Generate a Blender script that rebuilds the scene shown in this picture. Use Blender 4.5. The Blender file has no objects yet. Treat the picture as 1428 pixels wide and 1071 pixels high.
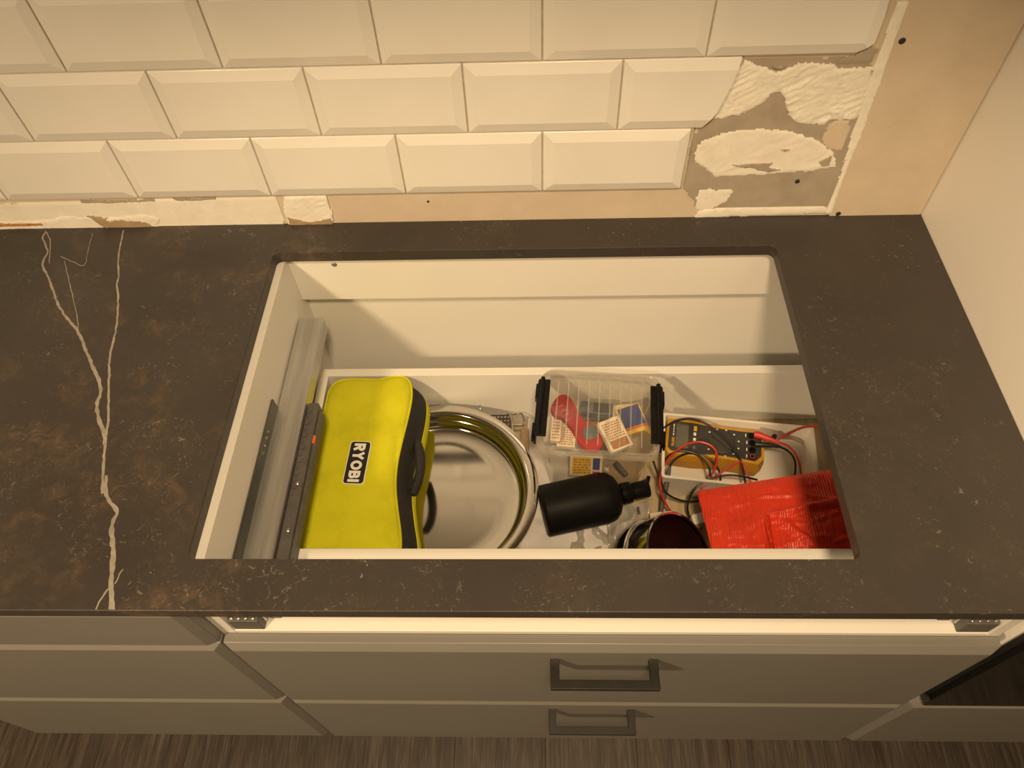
import bpy, bmesh, math, random
from mathutils import Vector, Matrix, Euler, noise
random.seed(7)
S = bpy.context.scene
COL = S.collection

# ------------------------------------------------------------------ camera
CAM_LOC = Vector((-0.00815, -0.85917, 0.77462))
CAM_ROT = Euler((0.61970, 0.03409, 0.01448), 'XYZ')
FPX = 1022.136
cam_d = bpy.data.cameras.new('camera'); cam = bpy.data.objects.new('camera', cam_d)
COL.objects.link(cam)
cam.location = CAM_LOC; cam.rotation_euler = CAM_ROT
cam_d.sensor_width = 36; cam_d.sensor_fit = 'HORIZONTAL'; cam_d.lens = FPX / 1428 * 36
cam_d.clip_start = 0.02
S.camera = cam

# ------------------------------------------------------------------ world, lights, exposure
W = bpy.data.worlds.new('world'); S.world = W; W.use_nodes = True
W.node_tree.nodes['Background'].inputs[0].default_value = (1, .78, .52, 1)
W.node_tree.nodes['Background'].inputs[1].default_value = 0.05
WARM = (1.0, 0.73, 0.42)
def spot(name, loc, target, power, angle, blend, radius):
    d = bpy.data.lights.new(name, 'SPOT'); o = bpy.data.objects.new(name, d); COL.objects.link(o)
    o.location = loc
    o.rotation_euler = (Vector(target) - Vector(loc)).to_track_quat('-Z', 'Y').to_euler()
    d.energy = power; d.color = WARM; d.spot_size = math.radians(angle); d.spot_blend = blend
    d.shadow_soft_size = radius
    return o
DOWN = lambda x, y: (x, y, -0.9)
spot('downlight_worktop', (0.08, -1.10, 1.50), DOWN(0.08, -1.10), 102, 97, 0.35, 0.10)
spot('downlight_left', (-1.35, -2.05, 1.50), DOWN(-1.35, -2.05), 205, 142, 0.3, 0.10)
spot('room_fill', (0.9, -2.7, 1.50), DOWN(0.9, -2.7), 12, 142, 0.3, 0.07)  # added weak fill behind the camera to lift room bounce, not a known fixture
S.view_settings.view_transform = 'Standard'; S.view_settings.look = 'None'
S.view_settings.exposure = 0.0; S.view_settings.gamma = 1.0
S.view_settings.use_curve_mapping = False

# ------------------------------------------------------------------ helpers
ROT = CAM_ROT.to_matrix()
def at(x, y, z=None, Y=None, X=None):
    """point of the photograph put at a known height z (or depth Y, or side X) in the room"""
    d = ROT @ Vector(((x - 714) / FPX, -(y - 535.5) / FPX, -1))
    i, v = (2, z) if z is not None else (1, Y) if Y is not None else (0, X)
    return CAM_LOC + d * ((v - CAM_LOC[i]) / d[i])

MATS = {}
def mat(name, color, rough=0.5, metal=0.0, spec=0.5, build=None, **kw):
    m = bpy.data.materials.new(name); m.use_nodes = True
    b = m.node_tree.nodes['Principled BSDF']
    b.inputs['Base Color'].default_value = (*color, 1)
    b.inputs['Roughness'].default_value = rough
    b.inputs['Metallic'].default_value = metal
    b.inputs['Specular IOR Level'].default_value = spec
    for k, v in kw.items(): b.inputs[k.replace('_', ' ')].default_value = v
    if build: build(m.node_tree, b)
    MATS[name] = m
    return m

class NT:
    def __init__(s, nt): s.nt = nt; s.L = nt.links.new
    def n(s, t, **kw):
        k = s.nt.nodes.new(t)
        for a, v in kw.items(): setattr(k, a, v)
        return k
    def coord(s, scale=(1, 1, 1), rot=(0, 0, 0)):
        c = s.n('ShaderNodeTexCoord'); m = s.n('ShaderNodeMapping')
        m.inputs['Scale'].default_value = scale; m.inputs['Rotation'].default_value = rot
        s.L(c.outputs['Object'], m.inputs['Vector']); return m.outputs[0]
    def noise(s, v, scale, detail=4, rough=.55, dist=0):
        k = s.n('ShaderNodeTexNoise'); s.L(v, k.inputs['Vector'])
        k.inputs['Scale'].default_value = scale; k.inputs['Detail'].default_value = detail
        k.inputs['Roughness'].default_value = rough; k.inputs['Distortion'].default_value = dist
        return k.outputs['Fac']
    def ramp(s, f, stops):
        k = s.n('ShaderNodeValToRGB'); s.L(f, k.inputs[0]); e = k.color_ramp.elements
        while len(e) < len(stops): e.new(.5)
        for q, (p, c) in zip(e, stops):
            q.position = p; q.color = (*c, 1) if len(c) == 3 else c
        return k.outputs[0]
    def mix(s, f, a, b, mode='MIX'):
        k = s.n('ShaderNodeMix', data_type='RGBA', blend_type=mode)
        for sock, v in ((k.inputs[0], f), (k.inputs[6], a), (k.inputs[7], b)):
            if hasattr(v, 'links') or hasattr(v, 'is_linked'): s.L(v, sock)
            elif isinstance(v, (int, float)): sock.default_value = v
            else: sock.default_value = (*v, 1)
        return k.outputs[2]
    def math(s, op, a, b=0.0):
        k = s.n('ShaderNodeMath', operation=op)
        for sock, v in ((k.inputs[0], a), (k.inputs[1], b)):
            if isinstance(v, (int, float)): sock.default_value = v
            else: s.L(v, sock)
        return k.outputs[0]
    def bump(s, h, b, strength=.3, dist=.001):
        k = s.n('ShaderNodeBump'); k.inputs['Strength'].default_value = strength
        k.inputs['Distance'].default_value = dist; s.L(h, k.inputs['Height']); s.L(k.outputs[0], b.inputs['Normal'])

def var(c0, c1, scale=20, bump=0, detail=4, stretch=(1, 1, 1), bdist=.001):
    def f(nt, b):
        t = NT(nt); v = t.coord(stretch); nz = t.noise(v, scale, detail)
        t.L(t.ramp(nz, [(.3, c0), (.7, c1)]), b.inputs['Base Color'])
        if bump: t.bump(nz, b, bump, bdist)
    return f

def stone(nt, b):
    t = NT(nt); v = t.coord()
    n1 = t.noise(v, 5, 5, .6); col = t.ramp(n1, [(.3, (.040, .034, .031)), (.7, (.055, .047, .042))])
    # rust clouds, stronger to the left of the cut-out
    n2 = t.noise(v, 7, 6, .7, .6); n2b = t.noise(v, 38, 5, .75, .8)
    cl = t.math('MULTIPLY', t.ramp(n2, [(.50, (0, 0, 0)), (.66, (1, 1, 1))]), t.ramp(n2b, [(.42, (0, 0, 0)), (.66, (1, 1, 1))]))
    sx = t.n('ShaderNodeSeparateXYZ'); c = t.n('ShaderNodeTexCoord'); t.L(c.outputs['Object'], sx.inputs[0])
    mr = t.n('ShaderNodeMapRange'); t.L(sx.outputs[0], mr.inputs[0])
    mr.inputs[1].default_value = -.3; mr.inputs[2].default_value = .3; mr.inputs[3].default_value = .75; mr.inputs[4].default_value = .18
    col = t.mix(t.math('MULTIPLY', cl, mr.outputs[0]), col, (.150, .098, .062))
    # pale flecks gathered into clusters
    n3 = t.noise(v, 130, 3, .7, 1.4); n4 = t.noise(v, 9, 4, .7, 1.0)
    fl = t.math('MULTIPLY', t.ramp(n3, [(.585, (0, 0, 0)), (.67, (1, 1, 1))]), t.ramp(n4, [(.48, (.04, .04, .04)), (.68, (1, 1, 1))]))
    col = t.mix(t.math('MULTIPLY', fl, .58), col, (.24, .21, .17))
    n5 = t.noise(v, 60, 2, .6, 3.0); n6 = t.noise(v, 12, 2, .5, 0)
    f2 = t.math('MULTIPLY', t.ramp(n5, [(.68, (0, 0, 0)), (.72, (1, 1, 1))]), t.ramp(n6, [(.5, (0, 0, 0)), (.62, (1, 1, 1))]))
    col = t.mix(t.math('MULTIPLY', f2, .6), col, (.27, .23, .18))
    t.L(col, b.inputs['Base Color'])
    t.bump(n3, b, .05, .0004)

def wood(nt, b):
    t = NT(nt); v = t.coord((60, 3.2, 60)); n1 = t.noise(v, 1.0, 6, .65, .5)
    v2 = t.coord((9, 1, 9)); n2 = t.noise(v2, 1.5, 4, .6)
    v3 = t.coord((330, 13, 330)); n3 = t.noise(v3, 1.0, 3, .6, .8)
    col = t.ramp(n1, [(.32, (.022, .016, .013)), (.52, (.050, .037, .030)), (.72, (.095, .074, .061))])
    col = t.mix(t.ramp(n3, [(.5, (0, 0, 0)), (.72, (.55, .55, .55))]), col, (.16, .128, .105))
    oi = t.n('ShaderNodeObjectInfo')
    hs = t.n('ShaderNodeHueSaturation'); t.L(col, hs.inputs['Color'])
    mr = t.n('ShaderNodeMapRange'); t.L(oi.outputs['Random'], mr.inputs[0]); mr.inputs[3].default_value = .88; mr.inputs[4].default_value = 1.12
    t.L(mr.outputs[0], hs.inputs['Value']); t.L(hs.outputs[0], b.inputs['Base Color'])
    t.bump(n1, b, .25, .001)

def brushed(nt, b):
    t = NT(nt); v = t.coord((1, 1, 1)); n1 = t.noise(v, 6, 4, .6, .4)
    r = t.ramp(n1, [(.3, (.06, .06, .06)), (.75, (.13, .13, .13))]); t.L(r, b.inputs['Roughness'])
def galv(nt, b):
    t = NT(nt); v = t.coord((30, 1.2, 30)); n1 = t.noise(v, 3, 4, .6)
    t.L(t.ramp(n1, [(.3, (.44, .44, .45)), (.7, (.66, .66, .66))]), b.inputs['Base Color'])
    t.L(t.ramp(n1, [(.3, (.28, .28, .28)), (.7, (.42, .42, .42))]), b.inputs['Roughness'])
def fabric(nt, b):
    t = NT(nt); v = t.coord(); n1 = t.noise(v, 16, 5, .65); n2 = t.noise(v, 900, 2, .5)
    t.L(t.ramp(n1, [(.25, (.50, .50, .014)), (.5, (.62, .60, .018)), (.75, (.67, .65, .026))]), b.inputs['Base Color'])
    t.bump(n2, b, .25, .0005)
def red_paper(nt, b):
    t = NT(nt); v = t.coord((1, .16, 1), (0, 0, .05)); w = t.n('ShaderNodeTexWave'); t.L(v, w.inputs[0])
    w.inputs['Scale'].default_value = 88; w.inputs['Distortion'].default_value = 5.0; w.inputs['Detail'].default_value = 3
    w.inputs['Detail Scale'].default_value = 1.5
    n = t.noise(t.coord(), 9, 3, .5)
    t.L(t.ramp(n, [(.3, (.72, .040, .013)), (.7, (.84, .055, .017))]), b.inputs['Base Color'])
    m = t.math('MULTIPLY', w.outputs['Fac'], t.ramp(t.noise(t.coord(), 14, 2), [(.38, (.05, .05, .05)), (.58, (1, 1, 1))]))
    t.bump(m, b, .6, .0016)
def plaster(nt, b):
    t = NT(nt); v = t.coord(); n1 = t.noise(v, 30, 6, .7, .6); n2 = t.noise(v, 160, 5, .7)
    t.L(t.ramp(n1, [(.25, (.74, .70, .62)), (.7, (.86, .83, .76))]), b.inputs['Base Color'])
    t.bump(n2, b, .35, .0012)
def board(nt, b):
    t = NT(nt); v = t.coord(); n1 = t.noise(v, 14, 5, .65, .3); n2 = t.noise(v, 260, 3, .6)
    c = t.ramp(n1, [(.3, (.57, .475, .37)), (.7, (.65, .555, .445))])
    c = t.mix(t.ramp(n2, [(.5, (0, 0, 0)), (.75, (.4, .4, .4))]), c, (.63, .56, .46))
    t.L(c, b.inputs['Base Color']); t.bump(n2, b, .1, .0006)

mat('tile', (.80, .78, .75), .16, spec=.5, build=var((.77, .75, .72), (.82, .80, .77), 6))
mat('grout', (.50, .44, .36), .9, build=var((.42, .37, .29), (.56, .50, .42), 90, .4))
mat('board', (.5, .43, .34), .88, build=board)
mat('torn_paper', (.38, .33, .27), .92, build=var((.33, .28, .225), (.43, .37, .30), 24, .3))
mat('plaster', (.8, .75, .66), .85, build=plaster)
mat('stone', (.06, .05, .047), .42, spec=.35, build=stone)
mat('vein', (.30, .27, .235), .5, build=var((.22, .195, .165), (.36, .325, .285), 60))
mat('white_lam', (.80, .78, .74), .35, spec=.4, build=var((.79, .77, .73), (.81, .79, .75), 4))
mat('white_tall', (.90, .87, .84), .5, spec=.5, build=var((.89, .86, .83), (.91, .88, .85), 3))
mat('taupe', (.30, .285, .27), .38, spec=.45, build=var((.180, .172, .160), (.196, .187, .174), 3))
mat('dark_metal', (.020, .018, .016), .38, 0, .35, build=var((.012, .011, .009), (.018, .016, .013), 40))
mat('wood_floor', (.1, .08, .07), .5, build=wood)
mat('drawer_floor', (.36, .29, .19), .5, build=var((.40, .31, .19), (.54, .43, .28), 7, 0, 5, (14, 1, 1)))
mat('galv', (.6, .6, .6), .35, .85, build=galv)
mat('steel_dark', (.20, .21, .20), .14, 1.0, build=var((.15, .16, .15), (.25, .26, .25), 12))
mat('plastic_grey', (.10, .095, .09), .5, build=var((.085, .08, .075), (.12, .112, .105), 60))
mat('orange_plastic', (.75, .16, .03), .5, build=var((.7, .14, .03), (.8, .18, .04), 30))
mat('screw_metal', (.5, .48, .44), .35, 1.0, build=var((.4, .39, .36), (.55, .53, .5), 200))
mat('screw_black', (.02, .018, .016), .6, build=var((.015, .013, .012), (.03, .026, .022), 200))
mat('bag_green', (.5, .55, .03), .85, spec=.2, build=fabric)
mat('bag_black', (.02, .018, .018), .8, build=var((.015, .013, .013), (.03, .027, .026), 120, .3))
mat('print_black', (.012, .011, .010), .55, build=var((.010, .009, .008), (.015, .014, .013), 40))
mat('print_white', (.85, .84, .82), .6, build=var((.82, .81, .79), (.87, .86, .84), 40))
mat('steel', (.62, .60, .57), .09, 1.0, build=brushed)
mat('steel_wire', (.55, .53, .50), .25, 1.0, build=var((.48, .46, .43), (.6, .58, .55), 60))
mat('mesh_wire', (.26, .245, .225), .35, 1.0, build=var((.22, .205, .19), (.30, .28, .26), 60))
mat('bottle_black', (.010, .010, .010), .5, spec=.15, build=var((.005, .005, .005), (.008, .0075, .0075), 30))
mat('gloss_black', (.007, .007, .007), .3, spec=.15, build=var((.005, .005, .005), (.009, .009, .009), 30))
mat('red_paper', (.68, .045, .015), .42, build=red_paper)
mat('cord_red', (.55, .035, .03), .4, build=var((.5, .03, .026), (.6, .045, .035), 50))
mat('cord_black', (.014, .013, .013), .4, build=var((.011, .010, .010), (.018, .017, .017), 50))
mat('meter_yellow', (.60, .30, .015), .55, build=var((.52, .25, .012), (.66, .34, .02), 40))
mat('meter_face', (.045, .042, .038), .5, build=var((.04, .037, .034), (.052, .048, .044), 50))
mat('meter_screen', (.13, .125, .10), .15, build=var((.12, .115, .092), (.14, .135, .11), 12))
mat('mark_yellow', (.80, .45, .03), .5, build=var((.76, .42, .03), (.84, .48, .04), 60))
mat('tray_white', (.78, .74, .68), .55, build=var((.72, .68, .61), (.82, .78, .72), 18, .15))
mat('cardboard', (.36, .26, .16), .9, build=var((.32, .23, .14), (.40, .295, .185), 30))
mat('paper', (.74, .71, .70), .8, build=var((.66, .63, .62), (.80, .77, .76), 9, .2))
mat('match_yellow', (.80, .52, .06), .6, build=var((.76, .49, .05), (.84, .56, .08), 60))
mat('match_blue', (.05, .075, .24), .55, build=var((.045, .065, .21), (.06, .085, .28), 60))
mat('match_cream', (.80, .72, .58), .65, build=var((.76, .68, .54), (.84, .76, .62), 50))
mat('match_print', (.45, .20, .07), .65, build=var((.36, .14, .05), (.55, .28, .10), 120))
mat('match_red', (.65, .09, .05), .6, build=var((.6, .08, .045), (.7, .11, .06), 60))
mat('cutter_red', (.42, .018, .024), .6, spec=.12, build=var((.38, .015, .02), (.46, .022, .028), 20))
mat('grey_blue', (.10, .13, .15), .5, build=var((.085, .11, .13), (.12, .15, .17), 50))
mat('pot_inside', (.02, .006, .006), .25, spec=.4, build=var((.014, .004, .004), (.028, .007, .007), 20))
mat('oven_glass', (.006, .006, .006), .06, spec=.6, build=var((.005, .005, .005), (.008, .008, .008), 5))
mat('room_wall', (.62, .58, .52), .9, build=var((.60, .56, .50), (.64, .60, .54), 5))
mat('ceiling', (.78, .76, .72), .9, build=var((.76, .74, .70), (.80, .78, .74), 5))
mat('black_gap', (.015, .013, .012), .9, build=var((.012, .011, .010), (.018, .016, .014), 5))

def clear_mat(name, tint, refl, rough, haze):
    m = bpy.data.materials.new(name); m.use_nodes = True; t = NT(m.node_tree)
    m.node_tree.nodes.remove(m.node_tree.nodes['Principled BSDF']); out = m.node_tree.nodes['Material Output']
    nz = t.noise(t.coord(), 30, 3)
    tr = t.n('ShaderNodeBsdfTransparent'); tr.inputs[0].default_value = (*tint, 1)
    gl = t.n('ShaderNodeBsdfGlossy'); gl.inputs[1].default_value = rough; gl.inputs[0].default_value = (1, 1, 1, 1)
    df = t.n('ShaderNodeBsdfDiffuse'); t.L(t.ramp(nz, [(.3, (.66, .63, .58)), (.7, (.76, .73, .68))]), df.inputs[0])
    lw = t.n('ShaderNodeLayerWeight'); lw.inputs[0].default_value = .5
    frv = t.math('ADD', t.math('MULTIPLY', t.math('POWER', lw.outputs['Facing'], 4.0), .6), refl)
    m1 = t.n('ShaderNodeMixShader'); m1.inputs[0].default_value = haze
    t.L(tr.outputs[0], m1.inputs[1]); t.L(df.outputs[0], m1.inputs[2])
    m2 = t.n('ShaderNodeMixShader'); t.L(frv, m2.inputs[0]); t.L(m1.outputs[0], m2.inputs[1]); t.L(gl.outputs[0], m2.inputs[2])
    t.L(m2.outputs[0], out.inputs[0]); MATS[name] = m
clear_mat('clear_plastic', (.96, .95, .93), .030, .08, .035)
clear_mat('clear_rim', (.93, .92, .89), .06, .12, .22)
clear_mat('plastic_film', (.90, .89, .87), .08, .15, .40)

ORIGIN = {}
class MB:
    def __init__(s): s.v = []; s.f = []
    def add(s, vs, fs):
        k = len(s.v); s.v += [Vector(p) for p in vs]; s.f += [tuple(i + k for i in f) for f in fs]; return s
    def box(s, a, b, M=None):
        x0, y0, z0 = a; x1, y1, z1 = b
        vs = [Vector(p) for p in ((x0,y0,z0),(x1,y0,z0),(x1,y1,z0),(x0,y1,z0),(x0,y0,z1),(x1,y0,z1),(x1,y1,z1),(x0,y1,z1))]
        if M: vs = [M @ p for p in vs]
        return s.add(vs, [(3,2,1,0),(4,5,6,7),(0,1,5,4),(1,2,6,5),(2,3,7,6),(3,0,4,7)])
    def prism(s, poly, z0, z1, M=None):
        n = len(poly); vs = [Vector((p[0], p[1], z0)) for p in poly] + [Vector((p[0], p[1], z1)) for p in poly]
        if M: vs = [M @ p for p in vs]
        fs = [tuple(range(n))[::-1], tuple(range(n, 2*n))] + [(i, (i+1) % n, n+(i+1) % n, n+i) for i in range(n)]
        return s.add(vs, fs)
    def rings(s, rings, closed=True, cap0=False, cap1=False):
        n = len(rings[0]); k = len(s.v)
        for r in rings: s.v += [Vector(p) for p in r]
        for j in range(len(rings)-1):
            for i in range(n if closed else n-1):
                a, b = k+j*n+i, k+j*n+(i+1) % n
                s.f.append((a, b, b+n, a+n))
        if cap0: s.f.append(tuple(range(k+n-1, k-1, -1)))
        if cap1: s.f.append(tuple(range(k+(len(rings)-1)*n, k+len(rings)*n)))
        return s
    def lathe(s, prof, n=48, M=None, caps=True):
        rs = [[Vector((r*math.cos(2*math.pi*i/n), r*math.sin(2*math.pi*i/n), z)) for i in range(n)] for r, z in prof]
        if M: rs = [[M @ p for p in r] for r in rs]
        return s.rings(rs, True, caps and prof[0][0] > 1e-6, caps and prof[-1][0] > 1e-6)
    def tube(s, pts, r, n=8, closed=False, caps=True):
        pts = [Vector(p) for p in pts]; N = len(pts); rs = []; up = None
        for i, p in enumerate(pts):
            a = pts[(i-1) % N] if closed or i > 0 else p; b = pts[(i+1) % N] if closed or i < N-1 else p
            t = (b-a).normalized()
            if up is None: up = t.orthogonal().normalized()
            up = (up - t*up.dot(t)).normalized(); w = t.cross(up)
            rr = r[i] if isinstance(r, (list, tuple)) else r
            rs.append([p + (up*math.cos(2*math.pi*k/n) + w*math.sin(2*math.pi*k/n))*rr for k in range(n)])
        if closed: rs.append(rs[0])
        return s.rings(rs, True, caps and not closed, caps and not closed)

def mesh_obj(name, me, m, parent=None, base=None, smooth=True, bevel=0, seg=2, angle=40, solid=0):
    o = bpy.data.objects.new(name, me); COL.objects.link(o)
    org = ORIGIN[parent.name] if parent else Vector(base) if base is not None else Vector((0, 0, 0))
    me.transform(Matrix.Translation(-org))
    if parent: o.parent = parent
    else: o.location = org
    ORIGIN[o.name] = org
    if m: me.materials.append(MATS[m])
    if smooth:
        for p in me.polygons: p.use_smooth = True
        md = o.modifiers.new('split', 'EDGE_SPLIT') if not bevel else None
        if md: md.split_angle = math.radians(angle)
    if solid:
        md = o.modifiers.new('thick', 'SOLIDIFY'); md.thickness = solid; md.offset = 0
    if bevel:
        md = o.modifiers.new('bevel', 'BEVEL'); md.width = bevel; md.segments = seg; md.limit_method = 'ANGLE'
        md.angle_limit = math.radians(35); md.harden_normals = True
    return o
def obj(name, mb, m, parent=None, **kw):
    me = bpy.data.meshes.new(name); me.from_pydata([tuple(p) for p in mb.v], [], mb.f); me.validate(); me.update()
    bm = bmesh.new(); bm.from_mesh(me); bmesh.ops.recalc_face_normals(bm, faces=bm.faces); bm.to_mesh(me); bm.free()
    return mesh_obj(name, me, m, parent, **kw)
def thing(name, label, cat, loc, group=None):
    o = bpy.data.objects.new(name, None); COL.objects.link(o); o.location = loc; o.empty_display_size = .02
    ORIGIN[o.name] = Vector(loc); tag(o, label, cat, group); return o
def tag(o, label=None, cat=None, group=None, kind=None):
    if label: o['label'] = label
    if cat: o['category'] = cat
    if group: o['group'] = group
    if kind: o['kind'] = kind
    return o
def text_mesh(name, body, M, m, parent, size, bold=0.0, depth=.0002):
    c = bpy.data.curves.new(name, 'FONT'); c.body = body; c.size = size; c.offset = bold; c.extrude = depth
    c.align_x = 'CENTER'; c.align_y = 'CENTER'
    t = bpy.data.objects.new(name, c); COL.objects.link(t); bpy.context.view_layer.update()
    me = bpy.data.meshes.new_from_object(t.evaluated_get(bpy.context.evaluated_depsgraph_get()))
    bpy.data.objects.remove(t); me.transform(M); me.materials.clear()
    return mesh_obj(name, me, m, parent, smooth=False)
def catmull(pts, n=8, closed=False):
    P = [Vector(p) for p in pts]; N = len(P); out = []
    for i in range(N if closed else N-1):
        if closed: a, b, c, d = P[(i-1) % N], P[i], P[(i+1) % N], P[(i+2) % N]
        else: a, b, c, d = P[max(i-1, 0)], P[i], P[i+1], P[min(i+2, N-1)]
        for k in range(n):
            t = k/n
            out.append(.5*((2*b) + (c-a)*t + (2*a-5*b+4*c-d)*t*t + (3*b-a-3*c+d)*t**3))
    if not closed: out.append(P[-1])
    return out
def rrect(w, h, r, n=6):
    out = []
    for cx, cy, a0 in ((w/2-r, h/2-r, 0), (-w/2+r, h/2-r, 90), (-w/2+r, -h/2+r, 180), (w/2-r, -h/2+r, 270)):
        for k in range(n+1):
            a = math.radians(a0 + 90*k/n); out.append((cx+r*math.cos(a), cy+r*math.sin(a)))
    return out
def inside(p, poly):
    c = False; n = len(poly); x, y = p
    for i in range(n):
        x0, y0 = poly[i]; x1, y1 = poly[i-1]
        if (y0 > y) != (y1 > y) and x < (x1-x0)*(y-y0)/(y1-y0)+x0: c = not c
    return c
def edist(p, poly):
    p = Vector(p); d = 9
    for i in range(len(poly)):
        a, b = Vector(poly[i-1]), Vector(poly[i]); ab = b-a
        t = max(0, min(1, (p-a).dot(ab)/max(ab.dot(ab), 1e-12))); d = min(d, (p-a-ab*t).length)
    return d

# ------------------------------------------------------------------ room shell
FLOOR_Z, CEIL_Z, BOARD_Y = -0.90, 1.55, 0.006
RX0, RX1, RY0 = -3.2, 2.2, -3.6
struct = lambda o: tag(o, kind='structure')
floor = struct(obj('floor', MB().box((RX0, RY0, FLOOR_Z-.05), (RX1, .1, FLOOR_Z-.004)), 'black_gap', base=(0, 0, FLOOR_Z)))
plank = None
for i in range(-8, 8):
    x = i*0.188
    for j, (y0, y1) in enumerate(((-2.2, -1.05+.12*(i % 3)), (-1.05+.12*(i % 3), .0))):
        o = obj('plank', MB().box((x+.0003, y0+.0003, FLOOR_Z-.004), (x+.1877, y1-.0003, FLOOR_Z)), 'wood_floor', floor, bevel=.0004, seg=1)
struct(obj('ceiling', MB().box((RX0, RY0, CEIL_Z), (RX1, .1, CEIL_Z+.05)), 'ceiling', base=(0, 0, CEIL_Z)))
struct(obj('wall_left', MB().box((RX0-.05, RY0, FLOOR_Z), (RX0, .1, CEIL_Z)), 'room_wall', base=(RX0, 0, FLOOR_Z)))
struct(obj('wall_right', MB().box((RX1, RY0, FLOOR_Z), (RX1+.05, .1, CEIL_Z)), 'room_wall', base=(RX1, 0, FLOOR_Z)))
struct(obj('wall_front', MB().box((RX0, RY0-.05, FLOOR_Z), (RX1, RY0, CEIL_Z)), 'room_wall', base=(0, RY0, FLOOR_Z)))
wall = struct(obj('wall_back', MB().box((RX0, BOARD_Y, FLOOR_Z), (RX1, BOARD_Y+.09, CEIL_Z)), 'board', base=(0, BOARD_Y, FLOOR_Z)))

# metro tiles, each one a bevelled piece; the right-hand ends are broken off
TB, TP, TH = 0.0594, 0.202, 0.102
def tile(x0, z0, cuts=(), x1=None):
    bm = bmesh.new(); x1 = x1 or x0+.2; z1 = z0+.1; bv, pr = .0145, .0042
    o = [(x0, z0), (x1, z0), (x1, z1), (x0, z1)]; i_ = [(x0+bv, z0+bv), (x1-bv, z0+bv), (x1-bv, z1-bv), (x0+bv, z1-bv)]
    vb = [bm.verts.new((x, BOARD_Y, z)) for x, z in o]; vo = [bm.verts.new((x, -.0006, z)) for x, z in o]
    vi = [bm.verts.new((x, -.0006-pr, z)) for x, z in i_]
    bm.faces.new(vi); bm.faces.new(vb[::-1])
    for k in range(4):
        l = (k+1) % 4
        bm.faces.new((vb[k], vb[l], vo[l], vo[k])); bm.faces.new((vo[k], vo[l], vi[l], vi[k]))
    bmesh.ops.recalc_face_normals(bm, faces=bm.faces)
    for (ax, az), (bx, bz) in cuts:            # going down the broken edge; the tile stays to its left
        d = Vector((bx-ax, 0, bz-az)); nrm = Vector((-d.z, 0, d.x)).normalized()
        bmesh.ops.bisect_plane(bm, geom=bm.verts[:]+bm.edges[:]+bm.faces[:], plane_co=(ax, 0, az), plane_no=nrm, clear_outer=True)
        bmesh.ops.holes_fill(bm, edges=[e for e in bm.edges if e.is_boundary])
    bmesh.ops.recalc_face_normals(bm, faces=bm.faces)
    me = bpy.data.meshes.new('tile'); bm.to_mesh(me); bm.free()
    return mesh_obj('tile', me, 'tile', wall, smooth=False, bevel=.0011, seg=2)
def seg(pts): return list(zip(pts[:-1], pts[1:]))
brk = {(0, 0): seg([(.205, .163), (.2076, .095), (.2010, .05)]),
       (1, .5): seg([(.2485, .268), (.2413, .2251), (.2304, .187), (.208, .150)]),
       (2, 1): seg([(.3985, .345), (.4065, .278)]) + seg([(.4065, .278), (.372, .2565)])}
for row in range(5):
    k0 = -8 - (.5 if row % 2 else 0)
    for j in range(12):
        k = k0 + j; x0 = k*TP+.001; z0 = TB+row*TH+.001
        if row == 0 and k > 0 or row == 1 and k > .6 or row >= 2 and k > 1.1: continue
        if (row, k) in brk:
            c = brk[(row, k)]; tile(x0, z0, c)
        elif x0 + .2 > .40: tile(x0, z0, (), .3995)
        else: tile(x0, z0)
obj('grout', MB().box((-1.75, .0016, TB), (.205, BOARD_Y-.0003, TB+TH)).box((-1.75, .0016, TB+TH), (.214, BOARD_Y-.0003, TB+2*TH)).box((-1.75, .0016, TB+2*TH), (.372, BOARD_Y-.0003, TB+3*TH)).box((-1.75, .0016, TB+3*TH), (.397, BOARD_Y-.0003, TB+5*TH)), 'grout', wall, smooth=False)

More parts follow.
